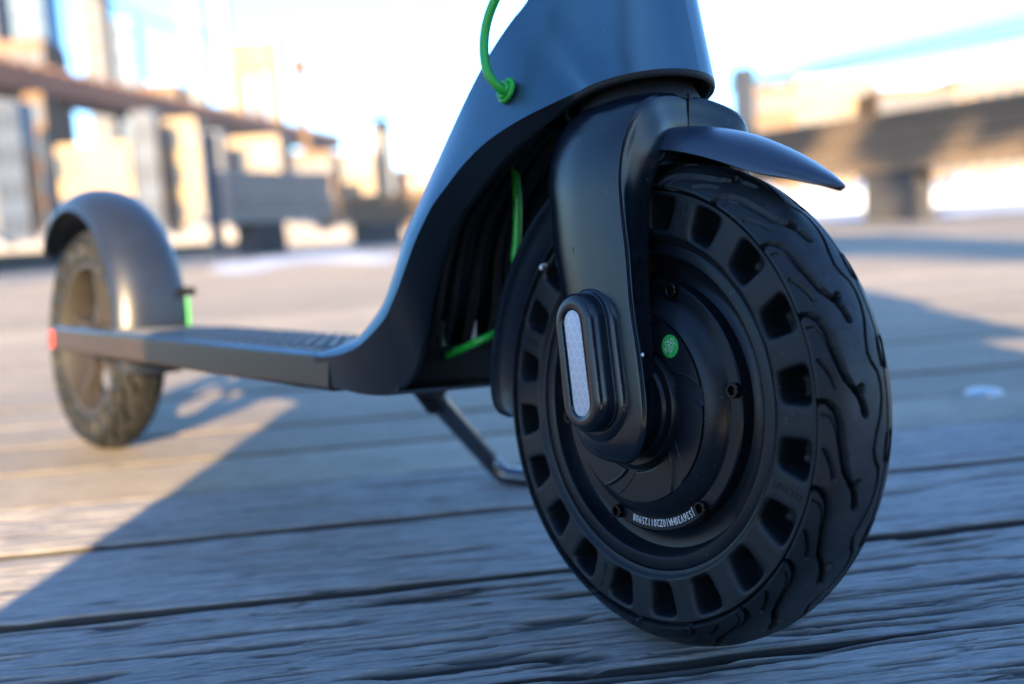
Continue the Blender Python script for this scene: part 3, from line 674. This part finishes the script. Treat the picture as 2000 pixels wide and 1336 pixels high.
for j in range(nA, 0, -1):                  # rear face from the centre line out to the A edge
    f = 1 - j / nA; P = A_.copy(); P[:, 1] *= f
    # rear face pulled back a little at the middle (rounded back)
    T_ = np.gradient(A_[:, [0, 2]], axis=0); T_ /= np.linalg.norm(T_, axis=1)[:, None] + 1e-9; nrm = np.stack([-T_[:, 1], T_[:, 0]], 1)
    bul = .004 * (1 - f * f) * np.clip(1 - (np.arange(ni) / (17 * K)) ** 8, 0, 1) * np.clip(np.arange(ni) / (3 * K), 0, 1)
    P[:, 0] += nrm[:, 0] * bul; P[:, 2] += nrm[:, 1] * bul; rows.append(P)
rows.append(A_)
nB = 10
AB = B_ - A_; Lab = np.linalg.norm(AB, axis=1)
for j in range(1, nB):
    f = j / nB; P = A_ + AB * f
    q_ = np.clip((15. - np.arange(ni) / K) / 8., 0, 1); bulge = .10 * np.minimum(Lab, .030) * q_ * q_ * (3 - 2 * q_) * (4 * f * (1 - f))
    P[:, 1] -= bulge; rows.append(P)
rows.append(B_); mark_B = len(rows) - 1
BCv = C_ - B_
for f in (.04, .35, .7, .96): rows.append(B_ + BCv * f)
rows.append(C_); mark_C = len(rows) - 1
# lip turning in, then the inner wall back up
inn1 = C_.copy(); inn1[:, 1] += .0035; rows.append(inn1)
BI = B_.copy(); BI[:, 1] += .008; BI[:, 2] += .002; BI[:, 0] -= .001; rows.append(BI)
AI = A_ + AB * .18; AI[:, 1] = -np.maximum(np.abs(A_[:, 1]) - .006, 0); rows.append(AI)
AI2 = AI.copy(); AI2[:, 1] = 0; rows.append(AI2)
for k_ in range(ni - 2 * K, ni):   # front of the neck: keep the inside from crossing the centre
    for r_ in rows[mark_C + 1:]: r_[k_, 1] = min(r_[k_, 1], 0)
G = np.array(rows)                            # rows x stations x 3
mb = MB()
for sg in (1, -1):
    Vg = G[:mark_B + 1].copy(); Vg[:, :, 1] *= sg; mb.add(Vg.reshape(-1, 3), gridfaces(Vg.shape[0], Vg.shape[1]))
body = mb.build('body_shell', M['body'], scooter, autosmooth=28)
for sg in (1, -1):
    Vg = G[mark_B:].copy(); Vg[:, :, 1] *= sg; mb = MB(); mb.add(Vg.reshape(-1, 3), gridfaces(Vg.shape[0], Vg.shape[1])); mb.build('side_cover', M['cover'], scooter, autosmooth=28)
# sole plate that closes the arch at the bottom
mb = MB(); V = []
xs = [(-.2480, .1195), (-.2200, .1188), (-.1960, .1180), (-.1840, .1188), (-.1720, .1230)]
for x, z in xs: V += [(x, -.055, z), (x, .055, z), (x, .055, z + .004), (x, -.055, z + .004)]
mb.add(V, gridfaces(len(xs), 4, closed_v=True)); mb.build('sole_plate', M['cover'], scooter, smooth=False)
# inner frame block, ribs and cables seen inside the arch
mb = MB(); mb.box(-.245, -.202, -.046, .050, .1235, .139); mb.box(-.202, -.178, -.044, .048, .1235, .150)
mb.build('inner_frame', M['dark'], scooter, smooth=False)
mb = MB()
for y0, x0, rr_ in ((-.030, -.160, .0035), (-.016, -.162, .0030), (.002, -.163, .0035), (.020, -.160, .0030), (.030, -.162, .0035)):
    pts = catmull([(x0 - .012, y0, .150), (x0 - .004, y0, .175), (x0 + .000, y0 * .9, .205), (x0 + .012, y0 * .8, .235), (x0 + .040, y0 * .6, .262), (x0 + .07, y0 * .4, .285)], 5)
    mb.tube(pts, rr_, 8)
mb.build('wiring_loom', M['dark'], scooter)
for y0 in (-.036, -.020, .004, .024):
    mb = MB(); mb.box(-.176, -.171, y0, y0 + .005, .150, .166); mb.build('cable_clip', M['lever'], scooter, smooth=False)
# head collar and steering column between fork crown and neck
cdir = Vector((-math.sin(.2), 0, math.cos(.2))); c0 = Vector((-.024, 0, .280))
mb = MB(); mb.tube([c0, c0 + cdir * .004, c0 + cdir * .012, c0 + cdir * .05], [.034, .034, .031, .030], 48)
mb.build('steering_column', M['dark'], scooter)
mb = MB(); ring = []; nn_ = 96
for k in range(nn_):
    a = 2 * math.pi * k / nn_; rad = (math.cos(a) * e1 + math.sin(a) * np.array([0, 1, 0]))
    for q in range(10):
        b = 2 * math.pi * q / 10; ring.append(tuple(rimc + rad * (.0402 + .0016 * math.cos(b)) + np.array([-math.sin(.2), 0, math.cos(.2)]) * (.0020 * math.sin(b) - .0014)))
mb.add(ring, gridfaces(nn_, 10, closed_u=True, closed_v=True)); mb.build('rim_seal', M['dark'], scooter)

# ---- deck
def rounded_deck(x0, x1, y0, y1, z0, z1, ch=.0022):
    prof = [(y0, z0 + .003), (y0 + .003, z0), (y1 - .003, z0), (y1, z0 + .003), (y1, z1 - ch), (y1 - ch * 1.6, z1), (y0 + ch * 1.6, z1), (y0, z1 - ch)]
    V = [(x, y, z) for x in (x0, x1) for y, z in prof]; n = len(prof)
    return V, [(k, (k + 1) % n, n + (k + 1) % n, n + k) for k in range(n)] + [tuple(range(n)), tuple(range(n, 2 * n))]
mb = MB(); mb.add(*rounded_deck(-.640, -.2300, -.0695, .0695, .1185, .1435))
deck = mb.build('deck', M['side'], scooter, smooth=False)
for sg in (-1, 1):
    mb = MB(); mb.add(*rounded_deck(-.776, -.6405, min(sg * .0445, sg * .0695), max(sg * .0445, sg * .0695), .1185, .1435)); mb.build('rear_arm', M['side'], deck, smooth=False)
mb = MB()
for sg in (-1, 1):
    V = [(x, sg * y, z) for x in (-.776, -.2480) for y, z in ((.0697, .1405), (.0697, .1420), (.0665, .1440), (.0640, .1440))]
    mb.add(V, gridfaces(2, 4))
mb.build('deck_trim', M['body'], deck, smooth=False)
mb = MB(); mb.box(-.630, -.2550, -.060, .060, .1432, .1452)
# moulded ridges of the mat: short chevrons
for i in range(44):
    x = -.625 + i * .0084
    for j in range(10):
        y = -.056 + j * .0118 + (i % 2) * .0045
        if y < .053: mb.box(x, x + .0036, y, y + .0080, .1452, .1466)
mb.build('grip_mat', M['mat_rubber'], deck, smooth=False, fixn=False)
mb = MB(); mb.box(-.782, -.7762, -.0702, -.058, .1215, .1395)
o = mb.build('rear_light', M['red'], deck, smooth=False); 
mb = MB(); mb.box(-.782, -.7762, .058, .0702, .1215, .1395); mb.build('rear_light', M['red'], deck, smooth=False)
mb = MB(); mb.tube([(-WB, -.060, WR), (-WB, .060, WR)], .007, 16)
mb.build('rear_axle', M['side'], deck, smooth=False)

# ---- cables
mb = MB(); mb.tube(catmull([(-.0805, -.047, .2960), (-.0815, -.0535, .2990), (-.0845, -.058, .3060), (-.0875, -.058, .3160), (-.0885, -.057, .3270), (-.0860, -.056, .3380), (-.0800, -.054, .3500), (-.071, -.050, .3650), (-.062, -.046, .385), (-.055, -.044, .420)], 8), .0026, 14)
mb.build('brake_cable', M['green'], scooter)['label'] = 'bright green cable entering the neck'
# grommet: oval ring on the side of the neck
mb = MB(); gc = Vector((-.0822, -.0462, .2978)); n_ = 40
u_ax = Vector((.6, -.05, .8)).normalized(); nrm_ = Vector((-.12, -1, .16)).normalized(); v_ax = nrm_.cross(u_ax).normalized(); u_ax = v_ax.cross(nrm_)
def ring_on(mb, c, ru, rv, rt, n=40, m=12):
    V = []
    for k in range(n):
        a = 2 * math.pi * k / n; rad = math.cos(a) * u_ax + math.sin(a) * v_ax; p_ = c + math.cos(a) * ru * u_ax + math.sin(a) * rv * v_ax
        for q in range(m): b = 2 * math.pi * q / m; V.append(p_ + rt * (math.cos(b) * rad + math.sin(b) * nrm_))
    mb.add(V, gridfaces(n, m, closed_u=True, closed_v=True))
ring_on(mb, gc, .0058, .0047, .0017); ring_on(mb, gc + nrm_ * .0024, .0040, .0036, .0014)
mb.tube([gc - nrm_ * .001, gc + nrm_ * .0028], [.0052, .0040], 24)
mb.build('cable_grommet', M['green_rubber'], body)
mb = MB(); mb.tube(catmull([(-.1330, 0, .298), (-.1272, 0, .2790), (-.1232, 0, .2549), (-.1216, 0, .2380), (-.1222, 0, .2180), (-.1245, .001, .2040), (-.1330, .016, .1920), (-.1410, .031, .1800), (-.1450, .034, .1720), (-.1450, .024, .1640), (-.1440, .004, .1590), (-.1480, -.008, .1540), (-.1645, -.010, .1477), (-.1858, -.010, .1408), (-.2000, -.010, .1380)], 8), .0028, 12)
mb.build('brake_cable', M['green'], scooter)['label'] = 'green cable hanging inside the arch'
mb = MB(); mb.tube([(-.672, .036, .146), (-.673, .036, .160), (-.675, .036, .176)], .0015, 10)
mb.build('rear_cable', M['green'], scooter)
mb = MB(); mb.box(-.682, -.668, .031, .042, .178, .187); mb.build('cable_clamp', M['dark'], scooter, smooth=False)

# ---- kickstand
foot = [inv_lean(p) for p in [(-.312, .150, .022), (-.304, .157, .0105), (-.292, .162, .0085), (-.272, .167, .0085), (-.250, .172, .0083)]]
mb = MB(); P0, P1 = Vector((-.284, .046, .116)), Vector(foot[0]); pts = catmull([P0, P0.lerp(P1, .3), P0.lerp(P1, .6), P0.lerp(P1, .9)] + foot, 8); mb.tube(pts, .0082, 18)
ks = mb.build('kickstand', M['steel'], scooter)
mb = MB(); mb.tube([(-.307, .046, .114), (-.257, .046, .114)], .0095, 20); mb.tube([(-.284, .046, .116), (-.291, .070, .094)], .0100, 16)
mb.build('kickstand_pivot', M['dark'], ks)

METAL_XY = (-0.1271, 0.7529); NUB = (-0.0808, 0.0730); CHIP = (0.0276, 0.1559)
# ------------------------------------------------------------------ BACKGROUND
def at(px, py, d):
    """point at camera-space depth d seen at pixel (px,py) of the 2000 px wide picture"""
    return CC + d * (CF + (px - 1000) / FPX * CR - (py - 668) / FPX * CU)
def gdir(px, d, z=0.):
    """ground position below the picture column px at depth d"""
    p = at(px, 450, d); return Vector((p.x, p.y, z))
M['snow'] = mat('snow', (.36, .39, .44), .7, 0, .3, bump=.05, bscale=6, bstr=.5, mottle=.05)
M['cream'] = mat('cream_stone', (.235, .185, .125), .8, mottle=.15, mscale=.05)
M['tan'] = mat('tan_brick', (.13, .085, .052), .8, mottle=.15, mscale=.05)
M['brownbridge'] = mat('rusty_brown_steel', (.11, .055, .032), .6, mottle=.2, mscale=.05)
M['blueglass'] = mat('blue_curtain_glass', (.05, .095, .15), .35, .1, .5, mottle=.15, mscale=.03)
M['blueshade'] = mat('dark_blue_shade_facade', (.012, .028, .060), .4, .2, .5, mottle=.2, mscale=.05)  # dark blue facade; also paints the shade on building sides under the bridge
M['greyfac'] = mat('grey_facade', (.085, .085, .09), .7, mottle=.1, mscale=.03)
M['bluepaint'] = mat('shade_darkened_blue_steel', (.010, .020, .042), .6, 0, .3, mottle=.1, mscale=3)  # blue post paint darkened to stand in for shade on it
M['window'] = mat('window_glass', (.07, .09, .12), .2, 0, .5)

M['window_shaded'] = mat('shaded_window_glass', (.008, .016, .035), .3, 0, .4)  # darker glass that carries the painted facade shade across windows
def building(name, px0, px1, ytop, d, m, label, depth=None, cat='building', nwx=4, nwy=8, ybot=None, lean=0., win=True):
    a, b = gdir(px0, d), gdir(px1, d); w_ = (b - a).length
    top = at((px0 + px1) / 2, ytop, d).z; depth = depth or w_
    root = empty(name, (a.x, a.y, -3)); root.rotation_euler = (0, 0, math.atan2(b.y - a.y, b.x - a.x)); tag(root, label, cat)
    H = top + 3
    mb = MB(); mb.box(0, w_, 0, depth, 0, H); mb.build('wall', m, root, smooth=False)
    mb = MB(); mb.box(w_ * .03, w_ * .97, depth * .03, depth * .97, H + .002, H + .035 * H * .5); mb.build('roof', m, root, smooth=False)
    if win:
        wm = None; cw = w_ / nwx; chh = H / nwy
        for i in range(nwx):
            for j in range(nwy):
                if wm is None:
                    q = MB(); q.box(0, cw * .62, -.012 * w_, .012 * w_, 0, chh * .55); o_ = q.build('window', M['window_shaded'] if m == M['blueshade'] else M['window'], root, smooth=False); wm = o_.data
                else: o_ = bpy.data.objects.new('window', wm); COL.objects.link(o_); o_.parent = root
                o_.location = (cw * (i + .19), 0, chh * (j + .25))
    return root
# skyline, left to right
building('skyscraper', -20, 40, -10, 420, M['greyfac'], 'pale tower cut by the left picture edge above the bridge', nwx=3, nwy=12)
building('skyscraper', 58, 132, -60, 600, M['blueglass'], 'broad pale blue glass tower second from the left edge', nwx=4, nwy=14)
building('skyscraper', 200, 246, -8, 420, M['greyfac'], 'slim grey tower left of the dark blue glass tower', nwx=2, nwy=14)
building('skyscraper', 262, 300, 52, 400, M['blueglass'], 'shorter dark blue glass tower right of the slim grey tower', nwx=2, nwy=10)
building('skyscraper', 392, 425, -80, 500, M['blueglass'], 'tall thin blue tower left of the bridge tower', nwx=2, nwy=14)
building('skyscraper', 452, 478, -80, 520, M['blueglass'], 'thinnest blue tower just beside the stone bridge tower', nwx=2, nwy=14)
building('office_block', 20, 125, 92, 300, M['tan'], 'low brown building behind the bridge at far left', nwx=5, nwy=6)
building('office_block', 300, 372, 172, 320, M['tan'], 'brown rooftops behind the middle of the bridge', nwx=4, nwy=5)
building('warehouse', 0, 62, 205, 150, M['blueshade'], 'building coloured in dark blue shade under the bridge at the left edge', nwx=3, nwy=5)
building('warehouse', 62, 112, 190, 165, M['tan'], 'reddish brick building beside the blue shaded one under the bridge', nwx=2, nwy=5)
building('warehouse', 118, 270, 285, 160, M['cream'], 'sunlit cream building under the bridge behind the rear wheel', nwx=5, nwy=3)
building('warehouse', 275, 322, 225, 150, M['blueshade'], 'narrow building coloured in blue shade between two cream ones', nwx=2, nwy=4)
building('warehouse', 322, 402, 238, 158, M['cream'], 'cream building right of the narrow shaded blue one', nwx=3, nwy=4)
building('warehouse', 402, 448, 262, 148, M['blueshade'], 'small building coloured in dark blue shade left of the shaded timber beam', nwx=2, nwy=3)
building('warehouse', 448, 560, 272, 158, M['cream'], 'cream building behind the shaded timber beam', nwx=4, nwy=3)
building('warehouse', 560, 660, 300, 200, M['tan'], 'tan building below the end of the bridge deck', nwx=4, nwy=3)
building('warehouse', 650, 740, 300, 230, M['cream'], 'pale low building left of the blue tower crane', nwx=4, nwy=3)
building('office_block', 738, 776, 243, 240, M['blueshade'], 'slim dark blue building left of the scooter neck', nwx=2, nwy=4)
building('office_block', 668, 738, 318, 235, M['tan'], 'low tan building beside the slim dark blue one', nwx=3, nwy=2)
building('warehouse', 776, 880, 330, 260, M['tan'], 'tan low building just left of the scooter neck', nwx=4, nwy=3)
building('apartment_block', 1470, 1560, 175, 320, M['tan'], 'tan block behind the blue bollard', nwx=4, nwy=4)
building('apartment_block', 1560, 1720, 155, 330, M['cream'], 'wide cream block above the left part of the big beam', nwx=6, nwy=5)
building('apartment_block', 1720, 1870, 175, 310, M['tan'], 'tan block above the middle of the big timber beam', nwx=6, nwy=4)
building('apartment_block', 1870, 2060, 150, 330, M['cream'], 'cream block cut by the right picture edge', nwx=6, nwy=5)
building('apartment_block', 1390, 1470, 235, 420, M['cream'], 'low distant block left of the blue bollard', nwx=4, nwy=3)
# bridge
br = empty('suspension_bridge', (0, 0, 0)); tag(br, 'long brown bridge deck crossing high toward a tan stone tower', 'bridge')
def beam_between(mb, p, q, half_w, h):
    p, q = Vector(p), Vector(q); t = (q - p); t.z = 0; t.normalize(); n = Vector((-t.y, t.x, 0)) * half_w; u = Vector((0, 0, h))
    V = [p - n - u, p + n - u, p + n, p - n, q - n - u, q + n - u, q + n, q - n]
    mb.add(V, [(0, 1, 2, 3), (4, 7, 6, 5), (0, 4, 5, 1), (1, 5, 6, 2), (2, 6, 7, 3), (3, 7, 4, 0)])
p, q = at(-120, 108, 150), at(640, 270, 330)
mb = MB(); beam_between(mb, p, q, 5, 4.0); mb.build('bridge_deck', M['brownbridge'], br, smooth=False)
mb = MB()
for i in range(41):
    c = p.lerp(q, i / 40); t = (q - p).normalized(); beam_between(mb, c - t * .6 + Vector((0, 0, .9)), c + t * .6 + Vector((0, 0, .9)), 5.02, .9)
mb.build('railing', M['brownbridge'], br, smooth=False)
tb = at(520, 300, 330); tw = 16
tr = MB()
base = gdir(478, 335); e = gdir(568, 335); ln = (e - base).length; ang = math.atan2(e.y - base.y, e.x - base.x); ztop = at(520, 85, 335).z
t1 = MB(); 
for x0, x1 in ((0, .26), (.40, .60), (.74, 1.0)): t1.box(x0 * ln, x1 * ln, 0, 6, 0, (ztop + 3) * .86)
t1.box(0, ln, -.5, 6.5, (ztop + 3) * .862, ztop + 3)
o = t1.build('bridge_tower', mat('pale_stone', (.17, .145, .11), .8), br, smooth=False); o.location = (base.x, base.y, -3); o.rotation_euler = (0, 0, ang)
for k, (pa_, pb_) in enumerate((((560, 85), (760, 350)), ((480, 90), (-100, -140)))):
    mb = MB(); A0 = at(pa_[0], pa_[1], 335); B0 = at(pb_[0], pb_[1], 335 if k == 0 else 150); mb.tube([A0, A0.lerp(B0, .5) - Vector((0, 0, 3)), B0], .35, 8); mb.build('suspension_cable', M['greyfac'], br)
# slanted church spire / crane
def tower_crane(px, ytop, d, label, m, lean_px=0):
    a = gdir(px, d); zt = at(px, ytop, d).z; root = empty('tower_crane', (a.x, a.y, -3)); tag(root, label, 'crane')
    w_ = 12 / FPX * d; mb = MB(); mb.box(-w_ / 2, w_ / 2, -w_ / 2, w_ / 2, 0, (zt + 3) * .93); mb.build('mast', m, root, smooth=False)
    mb = MB(); h = zt + 3; j = Vector((CR.x, CR.y, 0)).normalized(); beam_between(mb, -j * w_ * 2.6 + Vector((0, 0, h * .95)), j * w_ * 2 + Vector((0, 0, h)), w_ * .3, w_ * .5); mb.build('jib', m, root, smooth=False)
    mb = MB(); mb.box(-w_, w_, -w_, w_, h * .86, h * .93); mb.build('cab', m, root, smooth=False)
    return root
tower_crane(612, 92, 260, 'thin tan crane standing right of the bridge tower', M['tan'])
tower_crane(760, 215, 150, 'small dark blue crane left of the scooter neck', M['bluepaint'])
# pier timbers: the big beams on stub posts
M['timber_grey'] = wood('grey_heavy_timber', (.17, .165, .16), (.04, .05, .045), sc=.25, bstr=.5, bdist=.006)
M['timber_dark'] = wood('tarred_timber', (.035, .036, .040), (.01, .01, .01), sc=.5, bstr=.5, bdist=.004)
def timber_beam(pa_, pb_, z0, z1, nb, depth, supports, label, tm=M['timber'], slab=None, group='heavy timber beams on stub posts along the pier'):
    a, b = pa_, pb_; ln = (b - a).length; root = empty('timber_beam', (a.x, a.y, 0)); root.rotation_euler = (0, 0, math.atan2(b.y - a.y, b.x - a.x)); tag(root, label, 'timber beam', group)
    h = (z1 - z0) / nb; q = MB(); q.box(0, ln, 0, depth, 0, h - .02); pmh = None
    for k in range(nb):
        if pmh is None: o_ = q.build('plank', tm, root, smooth=False); pmh = o_.data
        else: o_ = bpy.data.objects.new('plank', pmh); COL.objects.link(o_); o_.parent = root
        o_.location = (random.uniform(-.04, .04), random.uniform(-.015, .015), z0 + k * h)
    for s0, s1 in supports:
        mb = MB(); mb.box(s0 * ln, s1 * ln, .04, depth - .04, -.02, z0 - .004); mb.build('stub_post', M['timber_dark'], root, smooth=False)
    return root
timber_beam(gdir(1400, 15.5), gdir(2150, 10.5), .66, 1.44, 4, .5, [(.475, .60), (.95, .99)], 'large sunlit timber beam on stub posts right of the front wheel')
timber_beam(gdir(455, 17.5), gdir(655, 20), .62, 1.58, 4, .6, [(.22, .50)], 'shaded grey timber beam behind the middle of the deck', tm=M['timber_grey'])
timber_beam(gdir(690, 25), gdir(860, 28), .60, 1.35, 3, .6, [(.15, .55)], 'short sunlit timber beam just left of the scooter neck')
# bollard
def post(px, ytop, d, rpx, label, name='steel_post', grp=None):
    a = gdir(px, d); zt = at(px, ytop, d).z; r_ = rpx / FPX * d; root = empty(name, (a.x, a.y, 0)); tag(root, label, 'post', grp)
    mb = MB(); mb.tube([(0, 0, -.02), (0, 0, zt * .93)], r_, 24); mb.build('shaft', M['bluepaint'], root)
    mb = MB(); mb.tube([(0, 0, zt * .93 + .001), (0, 0, zt - r_ * .2), (0, 0, zt)], [r_ * 1.12, r_ * 1.12, r_ * .9], 24); mb.build('cap', M['bluepaint'], root)
    return root
post(1461, 138, 16.5, 20, 'blue grey steel post with cap behind the left end of the big beam')
post(424, 262, 16, 13, 'dark blue post at the left end of the shaded timber beam')
post(108, 262, 17, 9, 'thin dark blue post left of the rear mudguard')
# long low kerb timber along the pier edge
kt = MB(); a, b = gdir(-60, 15), gdir(560, 34); ln = (b - a).length; kt.box(0, ln, 0, .4, .0, .32)
o = kt.build('kerb_timber', M['timber'], None, smooth=False); o.location = (a.x, a.y, 0); o.rotation_euler = (0, 0, math.atan2(b.y - a.y, b.x - a.x)); tag(o, 'long low blue grey kerb timber along the pier edge at left', 'kerb timber')
# snow lying on the far part of the pier
def snow_patch(px0, px1, d0, d1, h, label):
    mb = MB(); nx, ny = 30, 12; V = []
    for i in range(nx):
        for j in range(ny):
            u, v = i / (nx - 1), j / (ny - 1); p_ = gdir(px0 + (px1 - px0) * u, d0 + (d1 - d0) * v + 1.2 * math.sin(u * 9 + px0)); e_ = min(u, 1 - u, v, 1 - v) * 5
            V.append((p_.x, p_.y, -.012 + h * min(1, e_) * (.6 + .4 * math.sin(u * 17 + 3 * v) * math.cos(v * 11 + px0))))
    mb.add(V, gridfaces(nx, ny)); o = mb.build('snow', M['snow']); tag(o, label, kind='stuff'); return o
snow_patch(380, 800, 8.5, 14, .05, 'bluish patch of snow on the boards behind the deck')
snow_patch(-60, 240, 17, 22, .05, 'bright snow beyond the kerb at the left')
snow_patch(1480, 1720, 17, 34, .06, 'snow seen under the big timber beam')
snow_patch(1820, 2150, 14, 30, .06, 'bright snow under the right end of the big beam')
# far suspension bridge cable on the right
fb = empty('far_bridge'); tag(fb, 'pale blue sloping line of a far suspension bridge at upper right', 'bridge')
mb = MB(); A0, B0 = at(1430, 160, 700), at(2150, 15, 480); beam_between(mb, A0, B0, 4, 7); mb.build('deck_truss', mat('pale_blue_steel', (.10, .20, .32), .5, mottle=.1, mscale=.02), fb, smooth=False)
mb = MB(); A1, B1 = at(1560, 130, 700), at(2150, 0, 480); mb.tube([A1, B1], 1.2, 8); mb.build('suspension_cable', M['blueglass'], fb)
# ------------------------------------------------------------------ unseen timbers added behind the camera to cast a person's shade on the foreground
hd = Vector((math.sin(R(SUN_AZ)), math.cos(R(SUN_AZ)), 0)); rt = Vector((.71, .70, 0)).normalized()   # toward the sun; across
stk = empty('shade_stack'); tag(stk, 'unseen stack of dark timbers added behind the camera to shade the front wheel', 'added shade stack')
stk.location = (hd * 1.15); ang = math.atan2(rt.y, rt.x); stk.rotation_euler = (0, 0, ang)
tl = []
offc = -.42
for k in range(6):
    z0 = k * .150; z1 = z0 + .147; x1 = (.42, .46, .52, .62, .74, .78)[k]
    mb = MB(); mb.box(offc, x1, -.12, .12, z0, z1); mb.build('plank', M['timber_dark'], stk, smooth=False)

# ------------------------------------------------------------------ unseen trees added behind the camera, aimed to shade the far timbers and boards
M['leaf'] = mat('evergreen_needles', (.035, .055, .03), .6); M['bark'] = mat('bark', (.09, .07, .055), .85, bump=.01, bscale=20, bstr=.5)
def tree(target, back, rad, n, label):
    c = Vector(target) + sd * back; root = empty('shade_tree', (c.x, c.y, -1)); tag(root, label, 'tree', 'unseen trees added behind the camera for their shade')
    h = c.z + 1
    mb = MB(); mb.tube([(0, 0, 0), (.1, 0, h * .5), (0, .1, h * 1.1)], [.28, .2, .06], 10)
    for k in range(14):
        a = random.uniform(0, 6.28); z0 = h * random.uniform(.6, 1.05); mb.tube([(0, 0, z0), (rad * .8 * math.cos(a), rad * .8 * math.sin(a), z0 + random.uniform(0, rad * .5))], [.06, .02], 5)
    mb.build('trunk', M['bark'], root)
    V = rng.normal(size=(n, 3)); V /= np.linalg.norm(V, axis=1)[:, None]; V *= (rad * rng.random(n) ** .45 * (1 + .35 * np.sin(V[:, 0] * 7) * np.cos(V[:, 2] * 6)))[:, None]; V += [0, 0, h]
    q = rng.normal(size=(n, 2, 3)) * .11
    P = np.stack([V - q[:, 0], V + q[:, 1], V + q[:, 0], V - q[:, 1]], 1).reshape(-1, 3)
    me = bpy.data.meshes.new('crown'); me.from_pydata(P.tolist(), [], [(4 * i, 4 * i + 1, 4 * i + 2, 4 * i + 3) for i in range(n)])
    link('crown', me, M['leaf'], root, smooth=False); return root
tb_ = lambda px, d, z: (gdir(px, d).x, gdir(px, d).y, z)
tree(tb_(590, 19, 1.1), 27, 1.9, 3500, 'broad evergreen tree added for shade behind the camera at left')
tree(tb_(1490, 15, 1.1), 27, .45, 500, 'small evergreen tree added for shade behind the camera')
tree(tb_(1745, 13, 1.0), 30, .34, 400, 'narrow evergreen tree added for shade behind the camera')
tree(tb_(1960, 12, 1.2), 26, .45, 500, 'small round evergreen tree added for shade behind the camera at right')
tree(tb_(150, 17, .2), 30, 1.5, 2000, 'evergreen tree added for shade farthest left behind the camera')
tree(tb_(1600, 6.5, .0), 24, .6, 700, 'young evergreen tree added for shade behind the camera')

# snow covered river bank beyond the pier, far left
mb = MB(); V = []; nx = 60
for i in range(nx):
    a = gdir(-80 + 1000 * i / (nx - 1), 70); b = gdir(-80 + 1000 * i / (nx - 1), 95); h = 2.1 + .5 * math.sin(i * .7) + .3 * math.sin(i * 1.9) - 1.2 * max(0, (i - 30) / 30)
    for p_, z in ((a, -3), (a, h * .7), (a.lerp(b, .3), h), (b, h * 1.05), (b, -3)): V.append((p_.x, p_.y, z))
mb.add(V, gridfaces(nx, 5)); o = mb.build('river_bank', mat('grey_snowy_bank', (.17, .165, .165), .8, mottle=.3, mscale=.3)); tag(o, 'pale grey river bank below the far buildings', kind='structure')

# ------------------------------------------------------------------ small things close by
mb = MB(); mb.lathe([(.0001, .0045), (.008, .0042), (.016, .0028), (.0205, .0006), (.021, -.001)], 40)
o = mb.build('metal_stud', M['lever'], None); o.rotation_euler = (R(90), 0, 0); o.location = (METAL_XY[0], METAL_XY[1], .001)
tag(o, 'small round shiny metal stud set in the boards right of the front tyre', 'stud')
mb = MB(); mb.tube(catmull([(NUB[0] - .002, -.0225, NUB[1] + .0015), (NUB[0] - .0012, -.0262, NUB[1] + .0008), (NUB[0] + .0006, -.0280, NUB[1] - .0010)], 4), [.0013] * 8 + [.0005], 8)
mb.build('rubber_nub', M['print'], fw)['label'] = 'tiny white nub on the tyre wall'
mb = MB(); mb.lathe([(.0001, -.0007), (.0007, -.0005), (.0010, 0)], 10, (CHIP[0], -.0468, CHIP[1])); mb.build('paint_chip', M['print'], fork)

mb = MB(); V = []
for i in range(nx):
    a = gdir(1380 + 800 * i / (nx - 1), 60); b = gdir(1380 + 800 * i / (nx - 1), 85); h = 1.75 + .25 * math.sin(i * .9) + .15 * math.sin(i * 2.3)
    for p_, z in ((a, -3), (a, h * .6), (a.lerp(b, .3), h), (b, h * 1.05), (b, -3)): V.append((p_.x, p_.y, z))
mb.add(V, gridfaces(nx, 5)); o = mb.build('river_bank', mat('blue_grey_snow', (.30, .36, .46), .8, mottle=.4, mscale=.25)); tag(o, 'snow covered river bank seen under the big timber beam', kind='structure')
